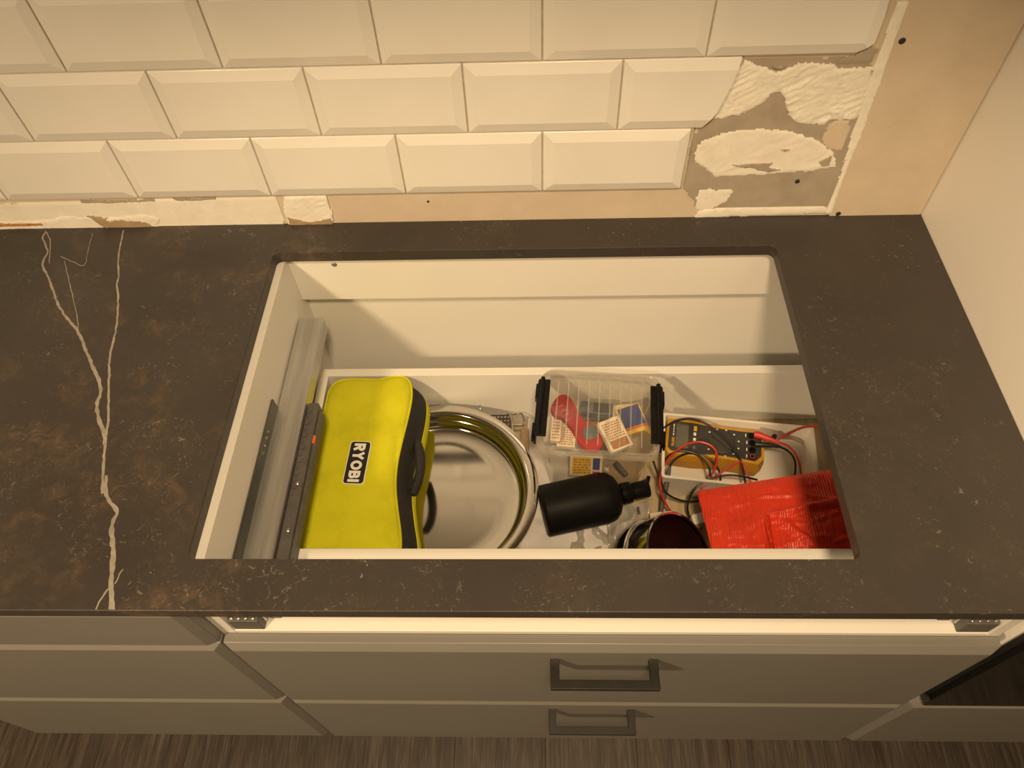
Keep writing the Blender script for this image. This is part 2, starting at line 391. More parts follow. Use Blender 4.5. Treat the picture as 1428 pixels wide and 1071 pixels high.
# lumps and skins of old adhesive on the board: height field inside an outline
def patch(name, pts, h, m, rough=.4, nscale=45, step=.0022, edge=.004, ragged=.0025, seed=0, dirs=(1, 1)):
    poly = [(p.x, p.z) for p in (at(x, y, Y=BOARD_Y-.002) for x, y in pts)]
    x0, x1 = min(p[0] for p in poly), max(p[0] for p in poly); z0, z1 = min(p[1] for p in poly), max(p[1] for p in poly)
    nx, nz = int((x1-x0)/step)+2, int((z1-z0)/step)+2
    mb = MB(); idx = {}
    def hh(x, z):
        q = (x + ragged*(noise.noise((x*70, z*70, seed)) + .8*noise.noise((x*190, z*190, seed+2))), z + ragged*(noise.noise((x*70, z*70, seed+9)) + .8*noise.noise((x*190, z*190, seed+6))))
        if not inside(q, poly): return None
        e = min(1, edist(q, poly)/edge)
        n = noise.noise((x*nscale*.5*dirs[0], z*nscale*.5*dirs[1], seed))
        a = (x*.86+z*.5); b = (-x*.5+z*.86)                      # trowel marks rise to the right
        r = 1 - abs(noise.noise((a*nscale*.7+2*n, b*nscale*2.4, seed+4))); r2 = 1 - abs(noise.noise((a*nscale*2, b*nscale*4, seed+7)))
        f4 = noise.fractal((x*nscale*2.2, z*nscale*2.2, seed+11), .8, 2.0, 4); msk = max(0, min(1, .5+1.6*noise.noise((x*26, z*26, seed+20))))
        return h*(.66 + rough*.30*n + rough*(.10+.42*msk)*(r-.8) + rough*.20*(r2-.8)*msk + rough*.13*f4)*(.5+.5*e)
    for i in range(nx):
        for j in range(nz):
            x, z = x0+i*step, z0+j*step; v = hh(x, z)
            if v is not None: idx[i, j] = len(mb.v); mb.v.append(Vector((x, BOARD_Y-.0003-max(v, .0002), z)))
    for (i, j), a in idx.items():
        q = [idx.get(k) for k in ((i, j), (i+1, j), (i+1, j+1), (i, j+1))]
        if None not in q: mb.f.append(tuple(q))
    # skirt down to the board so that the lump has a real edge
    cnt = {}
    for f in mb.f:
        for a, b in zip(f, f[1:]+f[:1]): cnt[(min(a, b), max(a, b))] = cnt.get((min(a, b), max(a, b)), 0)+1
    low = {}
    for (a, b), c in cnt.items():
        if c == 1:
            for v in (a, b):
                if v not in low: low[v] = len(mb.v); p = mb.v[v]; mb.v.append(Vector((p.x, BOARD_Y, p.z)))
            mb.f.append((a, b, low[b], low[a]))
    return obj(name, mb, m, wall, angle=60)
Z3 = lambda pts: [(950+x/4.284, 60+y/4.284) for x, y in pts]      # readings taken from an enlarged crop
patch('torn_paper', Z3([(370, 85), (1000, 82), (1160, 60), (1080, 470), (985, 700), (880, 990), (100, 1000), (0, 870), (60, 560), (130, 480), (300, 280)]), .0012, 'torn_paper', .3, 30, .004)
patch('adhesive_patch', Z3([(380, 100), (460, 120), (540, 160), (600, 165), (700, 120), (900, 118), (935, 150), (1150, 140), (1080, 400), (1040, 460), (900, 465), (860, 490), (760, 488), (690, 480), (640, 430), (615, 330), (590, 292), (550, 300), (500, 350), (410, 405), (350, 430), (250, 452), (165, 455), (230, 370), (310, 190)]), .0046, 'plaster', 1.0, 50, .0016, seed=1)
patch('adhesive_patch', Z3([(385, 517), (520, 510), (660, 525), (740, 555), (830, 575), (900, 650), (940, 740), (800, 765), (600, 780), (500, 795), (380, 792), (300, 800), (190, 795), (130, 750), (70, 705), (85, 640), (115, 578), (230, 555), (250, 535)]), .0036, 'plaster', .45, 30, .002, seed=3, dirs=(.6, 1.2))
patch('paper_scrap', Z3([(920, 455), (1020, 460), (970, 650), (880, 640), (840, 600), (840, 550), (870, 500)]), .0030, 'board', .2, 30, .0025, seed=5)
patch('paper_scrap', Z3([(1000, 82), (1130, 5), (1180, 40), (1150, 120), (920, 135), (930, 90)]), .0030, 'torn_paper', .2, 30, .0025, seed=6)
patch('adhesive_patch', Z3([(100, 870), (320, 880), (280, 950), (180, 1000), (80, 1005)]), .0022, 'plaster', .5, 40, .0025, seed=7)
patch('plaster_seam', Z3([(100, 1000), (220, 985), (860, 975), (880, 995), (860, 1020), (300, 1040), (70, 1050)]), .0035, 'plaster', .4, 40, .0025, ragged=.001, seed=8)
patch('plaster_seam', [(1250, 0), (1270, 0), (1232, 110), (1205, 185), (1188, 225), (1160, 300), (1150, 298), (1172, 240), (1186, 190), (1212, 110)], .0052, 'plaster', .35, 60, .002, ragged=.001, seed=9)
patch('torn_paper', Z3([(275, 725), (440, 714), (565, 710), (520, 735), (610, 760), (520, 768), (420, 748)]), .0062, 'torn_paper', .2, 40, .0014, edge=.001, ragged=.0012, seed=21)
patch('torn_paper', Z3([(815, 705), (905, 662), (885, 728), (840, 736)]), .0062, 'torn_paper', .2, 40, .0014, edge=.001, ragged=.0012, seed=22)
patch('torn_paper', Z3([(575, 637), (620, 628), (665, 632), (620, 645)]), .0062, 'torn_paper', .2, 40, .0012, edge=.001, ragged=.0008, seed=23)
patch('torn_paper', Z3([(540, 135), (580, 128), (640, 135), (600, 155), (550, 155)]), .0062, 'torn_paper', .2, 40, .0014, edge=.001, ragged=.0012, seed=24)
# old plaster below the tiles on the left
patch('plaster_strip', [(-30, 285), (210, 278), (385, 274), (400, 316), (220, 320), (-30, 324)], .0026, 'plaster', .25, 22, .003, ragged=.0008, seed=10)
patch('adhesive_patch', [(395, 274), (455, 272), (465, 300), (465, 315), (402, 316), (396, 296)], .0048, 'plaster', .6, 50, .002, ragged=.001, seed=11)
patch('adhesive_patch', [(-20, 308), (62, 306), (90, 300), (140, 304), (200, 298), (225, 304), (222, 320), (60, 322), (-20, 323)], .0045, 'plaster', .6, 50, .002, seed=12)
patch('red_primer', [(-20, 311), (58, 310), (62, 314), (-20, 317)], .0062, 'match_print', .2, 50, .0015, edge=.001, ragged=.001, seed=15)
patch('torn_paper', [(118, 300), (150, 304), (205, 306), (218, 318), (150, 321)], .0056, 'cardboard', .3, 50, .002, ragged=.002, seed=16)
patch('torn_paper', [(400, 302), (430, 308), (462, 303), (465, 315), (404, 317)], .0062, 'cardboard', .3, 50, .0015, edge=.001, ragged=.002, seed=17)
patch('torn_paper', [(110, 279), (160, 280), (215, 277), (218, 281), (150, 284), (112, 283)], .0032, 'torn_paper', .3, 50, .0012, edge=.001, ragged=.0015, seed=18)
patch('torn_paper', [(240, 277), (300, 275), (302, 279), (245, 281)], .0032, 'torn_paper', .3, 50, .0012, edge=.001, ragged=.0015, seed=19)
# board strip beside the tall cabinet, a little proud of the rest
CX1E = .5708
mb = MB(); a0, a1 = at(1271, 0, Y=0), at(1159, 300, Y=0)
top = Vector((a0.x-(a1.x-a0.x)*.8, 0, a0.z+(a0.z-a1.z)*.8))
mb.prism([(a1.x, -.03), (CX1E, -.03), (CX1E, top.z), (top.x, top.z)], 0, .0035, Matrix(((1,0,0,0),(0,0,-1,BOARD_Y),(0,1,0,0),(0,0,0,1))))
obj('board_strip', mb, 'board', wall, smooth=False)
def screw(px, py, r, m, Y):
    p = at(px, py, Y=Y); M = Matrix.Translation(p) @ Matrix.Rotation(math.radians(90), 4, 'X')
    s_ = obj('screw', MB().lathe([(r, -.001), (r, .0006), (r*.75, .0012), (r*.35, .0010), (r*.3, .0002), (0, .0002)], 16, M), m, wall)
for px, py, r, y in ((1258, 57, .0042, .0025), (1169, 298, .0038, .0025), (1112, 253, .0032, .004), (985, 276, .002, .0055), (597, 281, .0018, .0055)):
    screw(px, py, r, 'screw_black', y)

# ------------------------------------------------------------------ countertop with the sink cut-out
CX1, CYF, CT = .5728, -.6045, .020
OX0, OX1, OY0, OY1 = -.4063, .3431, -.5450, -.0589
ct = thing('countertop', 'dark brown stone worktop with pale veins and a rectangular sink cut-out', 'worktop', (0, -.3, -CT))
bm = bmesh.new()
outer = [(-1.75, CYF), (CX1, CYF), (CX1, BOARD_Y-.0002), (-1.75, BOARD_Y-.0002)]
cx, cy = (OX0+OX1)/2, (OY0+OY1)/2
inner = [(cx+x, cy+y) for x, y in rrect(OX1-OX0, OY1-OY0, .010, 6)]
es = []
for loop in (outer, inner):
    vs = [bm.verts.new((x, y, 0)) for x, y in loop]
    es += [bm.edges.new((vs[i], vs[(i+1) % len(vs)])) for i in range(len(vs))]
r_ = bmesh.ops.triangle_fill(bm, edges=es, use_beauty=True)
fs = [f for f in r_['geom'] if isinstance(f, bmesh.types.BMFace)]
bmesh.ops.delete(bm, geom=[f for f in fs if inside(f.calc_center_median()[:2], inner)], context='FACES')
ex = bmesh.ops.extrude_face_region(bm, geom=bm.faces[:])
bmesh.ops.translate(bm, verts=[v for v in ex['geom'] if isinstance(v, bmesh.types.BMVert)], vec=(0, 0, -CT))
bmesh.ops.recalc_face_normals(bm, faces=bm.faces)
me = bpy.data.meshes.new('slab'); bm.to_mesh(me); bm.free()
mesh_obj('slab', me, 'stone', ct, bevel=.0014, seg=2)
Z1 = lambda pts: [(x/3.57, 300+y/3.57) for x, y in pts]
Z2 = lambda pts: [(x/3.3475, 560+y/3.3475) for x, y in pts]
def vein(pts, w, jig=.0006, seed=0):
    p = [at(x, y, z=0) for x, y in pts]; p = catmull(p, 10); mb = MB(); k = []
    for i, q in enumerate(p):
        t = (p[min(i+1, len(p)-1)] - p[max(i-1, 0)]); t.z = 0; t.normalize(); n = Vector((-t.y, t.x, 0))
        ww = 1.2*(w[0] + (w[1]-w[0])*i/(len(p)-1))
        ww *= 1 + .55*noise.noise((q.x*150, q.y*150, seed)); q = q + n*jig*2*noise.noise((q.x*120, q.y*120, seed+3))
        k.append((q+n*ww/2, q-n*ww/2))
    rs = [[Vector((a.x, a.y, -.0002)), Vector((a.x, a.y, .00006+.00002*seed)), Vector((b.x, b.y, .00006+.00002*seed)), Vector((b.x, b.y, -.0002))] for a, b in k]
    rs = [[Vector((v.x, min(max(v.y, CYF+.0015), BOARD_Y-.001), v.z)) for v in r] for r in rs]
    return obj('vein', mb.rings(rs, True, True, True), 'vein', ct, smooth=False)
vein(Z1([(228, 82), (215, 110), (225, 150), (238, 185), (212, 245), (245, 320), (280, 420), (320, 495), (385, 575), (430, 680), (465, 760), (500, 860), (482, 960), (505, 1050)]) + Z2([(490, 170), (490, 200)]), (.0018, .0042), seed=1)
vein(Z1([(225, 80), (250, 125), (245, 240)]), (.0012, .0010), seed=2)
vein(Z1([(615, 75), (590, 200), (590, 300), (583, 350), (588, 440), (575, 580), (550, 680), (543, 800), (540, 1000)]) + Z2([(505, 100), (492, 180), (482, 330), (478, 430)]), (.0018, .0028), seed=3)
vein(Z2([(497, 345), (493, 420), (515, 470), (545, 515), (520, 590), (530, 700), (522, 800), (518, 880), (522, 978)]), (.0030, .0050), seed=4)
vein(Z2([(515, 870), (490, 890), (445, 975)]), (.0022, .0012), seed=5)
vein(Z2([(535, 850), (575, 782)]), (.0014, .0008), seed=6)
vein(Z1([(320, 225), (345, 330), (370, 440), (390, 540), (385, 575)]), (.0007, .0010), seed=7)
vein(Z1([(303, 205), (370, 235), (420, 250), (437, 180), (460, 90)]), (.0009, .0006), seed=8)

# ------------------------------------------------------------------ cabinets and drawer fronts
FY, FZ1, FZ2, FZ3 = -.600, -.157, -.450, -.748
SEAM_L, SEAM_R = -.412, .5555
def front_panel(x0, x1, z0, z1, parent, m='taupe', label=None):
    g = .0015; x0 += g; x1 -= g; z0 += g; z1 -= g
    d, e = .012, .008
    ring = lambda i, y: [Vector((x0+i, y, z0+i)), Vector((x1-i, y, z0+i)), Vector((x1-i, y, z1-i)), Vector((x0+i, y, z1-i))]
    mb = MB().rings([ring(0, FY+.020), ring(0, FY+e), ring(.0105, FY)], True, True, True)
    o = obj('drawer_front', mb, m, parent, bevel=.0012, seg=2)
    if label: o['label'] = label
    return o
def handle(cx_, z, w, parent):
    t, d, h = .0115, .037, .010; y0, y1 = FY, FY-d
    mb = MB()
    poly = [(-w/2, y0), (-w/2, y1), (w/2, y1), (w/2, y0), (w/2-t, y0), (w/2-t, y1+t), (-w/2+t, y1+t), (-w/2+t, y0)]
    mb.prism([(cx_+x, y) for x, y in poly], z-h/2, z+h/2)
    return obj('handle', mb, 'dark_metal', parent, bevel=.0008, seg=2)

sink = thing('sink_cabinet', 'wide sink base cabinet with white inside, two taupe drawers and dark handles', 'cabinet', ((SEAM_L+SEAM_R)/2, -.3, FLOOR_Z))
IX0, IX1 = -.396, .5395
obj('side_panel', MB().box((-.412, -.5795, -.755), (IX0, -.012, -CT)), 'white_lam', sink, bevel=.0006)
obj('side_panel', MB().box((IX1, -.5795, -.755), (.5550, -.012, -CT)), 'white_lam', sink, bevel=.0006)
obj('back_panel', MB().box((IX0, -.030, -.755), (IX1, -.022, -CT)), 'white_lam', sink, smooth=False)
obj('back_rail', MB().box((IX0, -.0495, -.1165), (IX1, -.0305, -CT-.0005)), 'white_lam', sink, bevel=.0008)
obj('front_rail', MB().box((IX0+.0005, -.5795, -.168), (IX1-.0005, -.4695, -.150)), 'white_lam', sink, bevel=.0010)
obj('bottom_panel', MB().box((IX0+.0005, -.5795, -.755), (IX1-.0005, -.031, -.739)), 'white_lam', sink, smooth=False)
for x, y in ((at(466, 369, Y=-.05).x, at(466, 369, Y=-.05).z),):
    M = Matrix.Translation((x, -.0497, y)) @ Matrix.Rotation(math.radians(90), 4, 'X')
    obj('screw', MB().lathe([(.0042, -.001), (.0042, .0008), (.003, .0016), (.0014, .0012), (.0012, .0004), (0, .0004)], 16, M), 'screw_metal', sink)
for zz in ((FZ2, FZ1), (FZ3, FZ2)):
    f = front_panel(SEAM_L, SEAM_R, zz[0], zz[1], sink)
    handle(.0725, zz[1]-.043, .137, f)
# the drawer box in the open compartment
DX0, DX1, DYB, DZT, DZF = -.3825, .5265, -.1105, -.2260, -.3700
t = .0155
obj('drawer_back', MB().box((DX0, DYB-t, DZF-.012), (DX1, DYB, DZT)), 'white_lam', sink, bevel=.0010)
obj('drawer_side', MB().box((DX0, -.579, DZF-.012), (DX0+t, DYB-t-.0003, DZT)), 'white_lam', sink, bevel=.0010)
obj('drawer_side', MB().box((DX1-t, -.579, DZF-.012), (DX1, DYB-t-.0003, DZT)), 'white_lam', sink, bevel=.0010)
obj('drawer_bottom', MB().box((DX0+t+.0003, -.579, DZF-.010), (DX1-t-.0003, DYB-t-.0003, DZF)), 'drawer_floor', sink, smooth=False)
# lower drawer box, only its rim could ever show
# runners of the sink drawer that was taken out
def runner(sx):
    X = (lambda x: x) if sx > 0 else (lambda x: IX0+IX1-x)
    def bx(a, b): return MB().box((min(X(a[0]), X(b[0])), a[1], a[2]), (max(X(a[0]), X(b[0])), b[1], b[2]))
    r = obj('runner_profile', bx((-.3935, -.5700, -.1440), (-.3535, -.0900, -.1150)), 'galv', sink, bevel=.0016)
    obj('runner_lip', bx((-.3550, -.5650, -.1165), (-.3528, -.0905, -.1135)), 'galv', r, bevel=.0006)
    obj('runner_plate', bx((-.3958, -.5650, -.1440), (-.3925, -.2650, -.0910)), 'steel_dark', sink, bevel=.0008)
    c = obj('runner_carriage', bx((-.3528, -.5650, -.1480), (-.3360, -.2500, -.1230)), 'plastic_grey', sink, bevel=.0022)
    for k in range(14):
        y = -.262-.0105*k
        obj('rib', bx((-.3505, y-.006, -.1232), (-.3440-.003*(k % 2), y, -.1212)), 'plastic_grey', c, bevel=.0005, seg=1)
    obj('side_web', bx((-.3362, -.5450, -.1500), (-.3315, -.2600, -.1300)), 'plastic_grey', c, bevel=.001)
    obj('clip', bx((-.3368, -.3180, -.1312), (-.3325, -.3050, -.1262)), 'orange_plastic', c, bevel=.0008)
    for y in (-.385, -.455, -.505):
        xx = X(-.344); M = Matrix.Translation((xx, y, -.1232))
        obj('screw', MB().lathe([(.0030, -.001), (.0030, .0008), (.0018, .0014), (.001, .0006), (0, .0006)], 12, M), 'screw_metal', c)
    for k, y in enumerate((-.315, -.325, -.338, -.350)):
        M = Matrix.Translation((X(-.3924), y, -.100)) @ Matrix.Rotation(math.radians(90), 4, 'Y')
        obj('screw', MB().lathe([(.0022, -.001), (.0022, .0010), (.0012, .0016), (0, .0016)], 10, M), 'screw_metal', r)
    # bracket at the front end
    b = obj('front_bracket', bx((-.3945, -.5785, -.1495), (-.3560, -.5650, -.1180)), 'plastic_grey', sink, bevel=.0015)
    for k in range(4):
        xx = X(-.390+.009*k); M = Matrix.Translation((xx, -.5740, -.1180))
        obj('stud', MB().lathe([(.0022, -.001), (.0022, .0012), (.0010, .0018), (0, .0018)], 10, M), 'screw_metal', b)
runner(1); runner(-1)

left = thing('drawer_cabinet', 'narrow base cabinet left of the sink cabinet with three taupe drawer fronts', 'cabinet', (-.70, -.3, FLOOR_Z))
obj('carcass', MB().box((-.990, -.579, -.755), (-.4130, -.012, -CT-.0005)), 'white_lam', left, bevel=.0006)
for zz, hx in (((FZ1, -CT-.004), -.765), ((FZ2, FZ1), None), ((FZ3, FZ2), None)):
    f = front_panel(-.991, SEAM_L, zz[0], zz[1], left)
    if hx: handle(hx, -.068, .137, f)
for nm, x0, x1, par in (('plinth', -.99, -.413, left), ('plinth', -.4125, .555, sink)):
    obj(nm, MB().box((x0, -.545, FLOOR_Z), (x1, -.530, -.756)), 'taupe', par, smooth=False)

tall = thing('tall_cabinet', 'tall white cabinet at the right end with a taupe drawer low down', 'cabinet', (.87, -.3, FLOOR_Z))
obj('side_panel', MB().box((CX1+.0004, -.5795, -.755), (CX1+.0184, BOARD_Y-.0004, 1.20)), 'white_tall', tall, bevel=.0006)
obj('side_panel', MB().box((1.154, -.5795, -.755), (1.172, BOARD_Y-.0004, 1.20)), 'white_tall', tall, bevel=.0006)
obj('top_panel', MB().box((CX1+.0188, -.5795, 1.182), (1.1536, -.02, 1.20)), 'white_tall', tall, smooth=False)
obj('shelf', MB().box((CX1+.0188, -.5795, FZ2-.03), (1.1536, -.02, FZ2-.012)), 'white_tall', tall, smooth=False)
f = front_panel(SEAM_R+.002, 1.170, FZ3, FZ2, tall); handle(.86, FZ2-.043, .137, f)
obj('plinth', MB().box((.5565, -.545, FLOOR_Z), (1.17, -.530, -.756)), 'taupe', tall, smooth=False)
oven = thing('built_in_oven', 'black glass built-in oven above the low drawer of the tall cabinet', 'oven', (.872, -.58, FZ2-.010))
obj('body', MB().box((.5925, -.5790, FZ2-.0105), (1.1530, -.10, .130)), 'black_gap', oven, smooth=False)
obj('door', MB().box((.5760, -.6000, FZ2+.004), (1.1680, -.5800, .02)), 'oven_glass', oven, bevel=.002)
obj('control_panel', MB().box((.5760, -.6000, .023), (1.1680, -.5800, .130)), 'oven_glass', oven, bevel=.002)
mb = MB().tube([(.62, -.640, -.02), (1.12, -.640, -.02)], .008, 12)
for x in (.64, 1.10): mb.box((x-.006, -.640, -.026), (x+.006, -.5995, -.014))
obj('handle', mb, 'dark_metal', oven)

# ------------------------------------------------------------------ things in the drawer
# steel dish
pc = Vector((-.176, -.3015, -.305))
dish = thing('steel_dish', 'large round stainless steel dish with flat rim beside the green bag', 'dish', (pc.x, pc.y, -.332))
M = Matrix.Translation(pc)
obj('rim', MB().lathe([(.1650, -.0022), (.1668, -.0010), (.1670, .0006), (.1655, .0014), (.1490, .0002), (.1478, -.0006), (.1474, -.0022), (.1640, -.0018), (.1650, -.0022)], 128, M, False), 'steel', dish, angle=50)
obj('bowl', MB().lathe([(.1478, -.0004), (.1468, -.0014), (.1460, -.0035), (.1444, -.0110), (.1436, -.0122), (.1424, -.0128), (.1416, -.0140), (.1398, -.0220), (.1385, -.0258), (.1360, -.0288), (.1310, -.0306), (.10, -.0318), (.05, -.0324), (0, -.0326), (0, -.0345), (.130, -.0330), (.141, -.0280), (.1455, -.0110), (.1476, -.0030), (.1478, -.0004)], 128, M, False), 'steel', dish, angle=60)

# wire rack, fry basket and card below the dish
def tz(x, y, z): return at(x, y, z=z)
rack = thing('wire_rack', 'thin bent wire rack sticking out behind the steel dish', 'rack', (-.13, -.16, DZF))
w0 = [tz(560, 569, -.315), tz(610, 564, -.315), tz(662, 556.5, -.315), tz(668, 560, -.316), tz(670, 575, -.325), tz(669, 585, -.350)]
obj('wire', MB().tube(catmull(w0, 6), .0011, 8), 'mesh_wire', rack)
obj('wire', MB().tube(catmull([tz(560, 569, -.315)+Vector((0, 0, -.03)), tz(615, 566, -.345), tz(664, 562, -.345)], 6), .0011, 8), 'steel_wire', rack)
bas = thing('mesh_basket', 'fine steel mesh basket under the back edge of the steel dish', 'basket', (-.09, -.19, DZF))
zb = -.3465
rim = [(640, 577), (690, 574), (706, 575), (713, 583), (715, 598), (716, 625), (716, 660)]
obj('rim', MB().tube(catmull([tz(x, y, zb) for x, y in rim], 8), .0024, 8), 'steel_wire', bas)
corner0, corner1 = tz(645, 578, zb), tz(710, 655, zb)
mb = MB()
for k in range(15):
    x = corner0.x + (corner1.x-corner0.x)*k/14
    mb.tube([(x, corner0.y, zb-.003), (x, corner1.y, zb-.004)], .0011, 5)
for k in range(17):
    y = corner0.y + (corner1.y-corner0.y)*k/16
    mb.tube([(corner0.x, y, zb-.0035), (corner1.x, y, zb-.0035)], .0011, 5)
tag(obj('mesh', mb, 'mesh_wire', bas), kind='stuff')
hb = thing('wire_grill', 'looped wire grill between the mesh basket and clear plastic box', 'grill', (-.035, -.19, DZF))
for z, pts in ((-.338, [(714, 577), (726, 576), (731, 581), (732, 590), (730, 602), (728, 622)]), (-.345, [(714, 592), (728, 592), (731, 589)])):
    obj('wire', MB().tube(catmull([tz(x, y, z) for x, y in pts], 6), .0012, 8), 'steel_wire', hb)
for y in (599, 611): obj('wire', MB().tube([tz(715, y, -.346), tz(729, y, -.346)], .0009, 6), 'steel_wire', hb)
a = tz(736, 596, -.330); b = tz(738, 645, -.330)
card = MB().box((a.x-.012, b.y-.10, DZF+.002), (a.x+.002, a.y, -.334))
tag(obj('cardboard_strip', card, 'cardboard', base=(a.x, a.y, DZF), bevel=.001), 'brown cardboard piece showing between the dish rim and clear plastic box', 'cardboard')

# tool bag
def smooth_closed(pts, n=6): return catmull(pts, n, True)
ZT = -.224
Zb = lambda pts: [(400+x/4.12, 510+y/4.12) for x, y in pts]
out_px = Zb([(228, 190), (245, 130), (285, 88), (350, 73), (430, 72), (520, 74), (590, 60), (645, 55), (690, 72), (712, 115), (712, 190), (690, 300), (655, 440), (630, 560), (620, 690), (632, 830), (648, 950), (650, 1040)])
O = [at(x, y, z=ZT) for x, y in out_px]
O += [Vector((O[-1].x-.002, -.447, ZT)), Vector((O[-1].x-.018, -.460, ZT))]
bl = at(413, 762, z=ZT)
O += [Vector((bl.x+.016, -.460, ZT)), Vector((bl.x, -.447, ZT))] + [at(x, y, z=ZT) for x, y in Zb([(55, 1035), (110, 760), (165, 500), (200, 320)])]
O = [Vector((p.x, p.y, ZT)) for p in smooth_closed(O, 5)]
cen = sum(O, Vector())/len(O)
bag = thing('tool_bag', 'lime green zipped tool bag with a black logo patch standing in the drawer', 'tool bag', (cen.x, cen.y, -.301))
def ring(off, z, sh=0):
    n = len(O); r = []
    for i, p in enumerate(O):
        tt = (O[(i+1) % n]-O[i-1]).normalized(); nn = Vector((tt.y, -tt.x, 0))
        if nn.dot(p-cen) < 0: nn = -nn
        o_ = off if nn.x > 0 or off < 0 else off*.25
        if nn.y > .3: o_ = min(o_, .0012)
        q = p + nn*o_; r.append(Vector((max(q.x+sh*(nn.x > 0), DX0+t_in), min(q.y, DYB-.0165), z)))
    return r
t_in = .0165
def wob(p):
    return .0032*noise.noise((p.x*22, p.y*14, 3.1)) + .0012*noise.noise((p.x*60, p.y*50, 8))
mb = MB(); R = []
for f_, dz in ((1, 0), (.985, .0022), (.95, .0046), (.88, .0066), (.76, .0080), (.6, .0090), (.42, .0094), (.22, .0096), (.05, .0096)):
    rr = []
    for p in O:
        q = cen + (p-cen)*f_; z = ZT+dz-.004 + (wob(q) if f_ < .97 else 0)*min(1, (1-f_)*6)
        cr = math.exp(-((q.x-(-.232)-(q.y+.27)*-.15)/.010)**2)*math.exp(-((q.y+.265)/.045)**2)
        rr.append(Vector((q.x, q.y, z-.0045*cr*(f_ < .97))))
    R.append(rr)
mb.rings(R, True, False, True)
top_o = obj('top_panel', mb, 'bag_green', bag, angle=80)
obj('piping', MB().tube([p+Vector((0, 0, -.0035)) for p in ring(.0004, ZT)], .0019, 6, True), 'bag_green', top_o)
obj('zip_band', MB().rings([ring(-.0005, ZT-.005), ring(.005, ZT-.010), ring(.0105, ZT-.020), ring(.0145, ZT-.032), ring(.0170, ZT-.044), ring(.0185, ZT-.056)]), 'bag_black', bag, angle=80)
obj('piping', MB().tube(ring(.0188, ZT-.057), .0017, 6, True), 'bag_green', bag)
obj('bottom_shell', MB().rings([ring(.0185, ZT-.057), ring(.0215, ZT-.063), ring(.0225, ZT-.070), ring(.0215, ZT-.079), ring(.0165, ZT-.088), ring(.006, ZT-.093), ring(-.03, ZT-.094)], True, False, True), 'bag_green', bag, angle=80)
# carry strap on the zipped side
s0 = [at(577, 614, z=-.262), at(582, 630, z=-.258), at(583, 650, z=-.257), at(579, 672, z=-.260), at(572, 690, z=-.266)]
mb = MB(); cc = catmull(s0, 6); rs_ = []
for i, p in enumerate(cc):
    w_ = .012*math.sin(math.pi*(.12+.76*i/(len(cc)-1)))**.6
    rs_.append([p+Vector((.0078*math.cos(a), 0, w_*.8*math.sin(a))) for a in [math.pi*k/6 for k in range(12)]])
rs_ = [[q+Vector((.004, 0, 0)) for q in r] for r in rs_]
obj('strap', mb.rings(rs_, True, True, True), 'bag_black', bag)
# logo patch with its lettering, running down the bag
c4 = [at(x, y, z=ZT+.0062) for x, y in Zb([(368, 440), (477, 443), (445, 682), (330, 677)])]
pcn = sum(c4, Vector())/4; up = ((c4[1]+c4[2])-(c4[0]+c4[3])).normalized(); rt = ((c4[3]+c4[2])-(c4[0]+c4[1])).normalized()
rt = (rt-up*rt.dot(up)).normalized(); nz = rt.cross(up)
PW = ((c4[3]-c4[0]).length+(c4[2]-c4[1]).length)/2; PH = ((c4[1]-c4[0]).length+(c4[2]-c4[3]).length)/2
PM = Matrix.Translation(pcn) @ Matrix((rt, up, nz)).transposed().to_4x4()
obj('logo_border', MB().prism(rrect(PW+.0025, PH+.0025, .005), -.0030, .0020, PM), 'print_white', bag, smooth=False)
lp = obj('logo_patch', MB().prism(rrect(PW, PH, .0045), -.0010, .0024, PM), 'print_black', bag, smooth=False)
# drawn as strokes: R Y O B I in a heavy rounded face
def stroke_text(M, h, gap, m, parent):
    w = .24
    arc = lambda cx, cy, rx, ry, a0, a1, n=14: [(cx+rx*math.cos(math.radians(a0+(a1-a0)*k/n)), cy+ry*math.sin(math.radians(a0+(a1-a0)*k/n))) for k in range(n+1)]
    hw = w/2
    L = {'R': (.74, [[(hw, 0), (hw, 1)], [(hw, 1-hw), (.40, 1-hw)] + arc(.42, .69, .20, .19, 88, -88) + [(.40, .5), (hw, .5)], [(.36, .48), (.64, 0)]]),
         'Y': (.80, [[(.10, 1), (.40, .50)], [(.70, 1), (.40, .50)], [(.40, .56), (.40, 0)]]),
         'O': (.92, [arc(.46, .5, .34, .38, 0, 360, 32)]),
         'B': (.74, [[(hw, 0), (hw, 1)], [(hw, 1-hw), (.38, 1-hw)] + arc(.40, .70, .17, .18, 88, -88) + [(.38, .52), (hw, .52)], [(hw, .51), (.40, .51)] + arc(.42, .315, .20, .195, 88, -88) + [(.40, hw), (hw, hw)]]),
         'I': (.24, [[(hw, 0), (hw, 1)]])}
    word = 'RYOBI'; tot = sum(L[c][0] for c in word)+gap*4; x = -tot/2; mb = MB()
    for c in word:
        for k, st in enumerate(L[c][1]):
            P = [Vector(p) for p in st]; rs = []
            closed = (P[0]-P[-1]).length < 1e-6
            for q, p in enumerate(P):
                a = P[q-1] if q else (P[-2] if closed else p); b = P[q+1] if q < len(P)-1 else (P[1] if closed else p)
                t_ = (b-a).normalized(); n_ = Vector((-t_.y, t_.x))*(w/2)
                z0, z1 = 0, .0006+.00004*k
                rs.append([M @ Vector(((x+v.x)*h, (v.y-.5)*h, z)) for v, z in ((p+n_, z0), (p+n_, z1), (p-n_, z1), (p-n_, z0))])
            mb.rings(rs, True, True, True)
        x += L[c][0]+gap
    return obj('lettering', mb, m, parent, smooth=False)
stroke_text(PM @ Matrix.Translation((.0006, -.0002, .0024)), PH*.58, .09, 'print_white', lp)

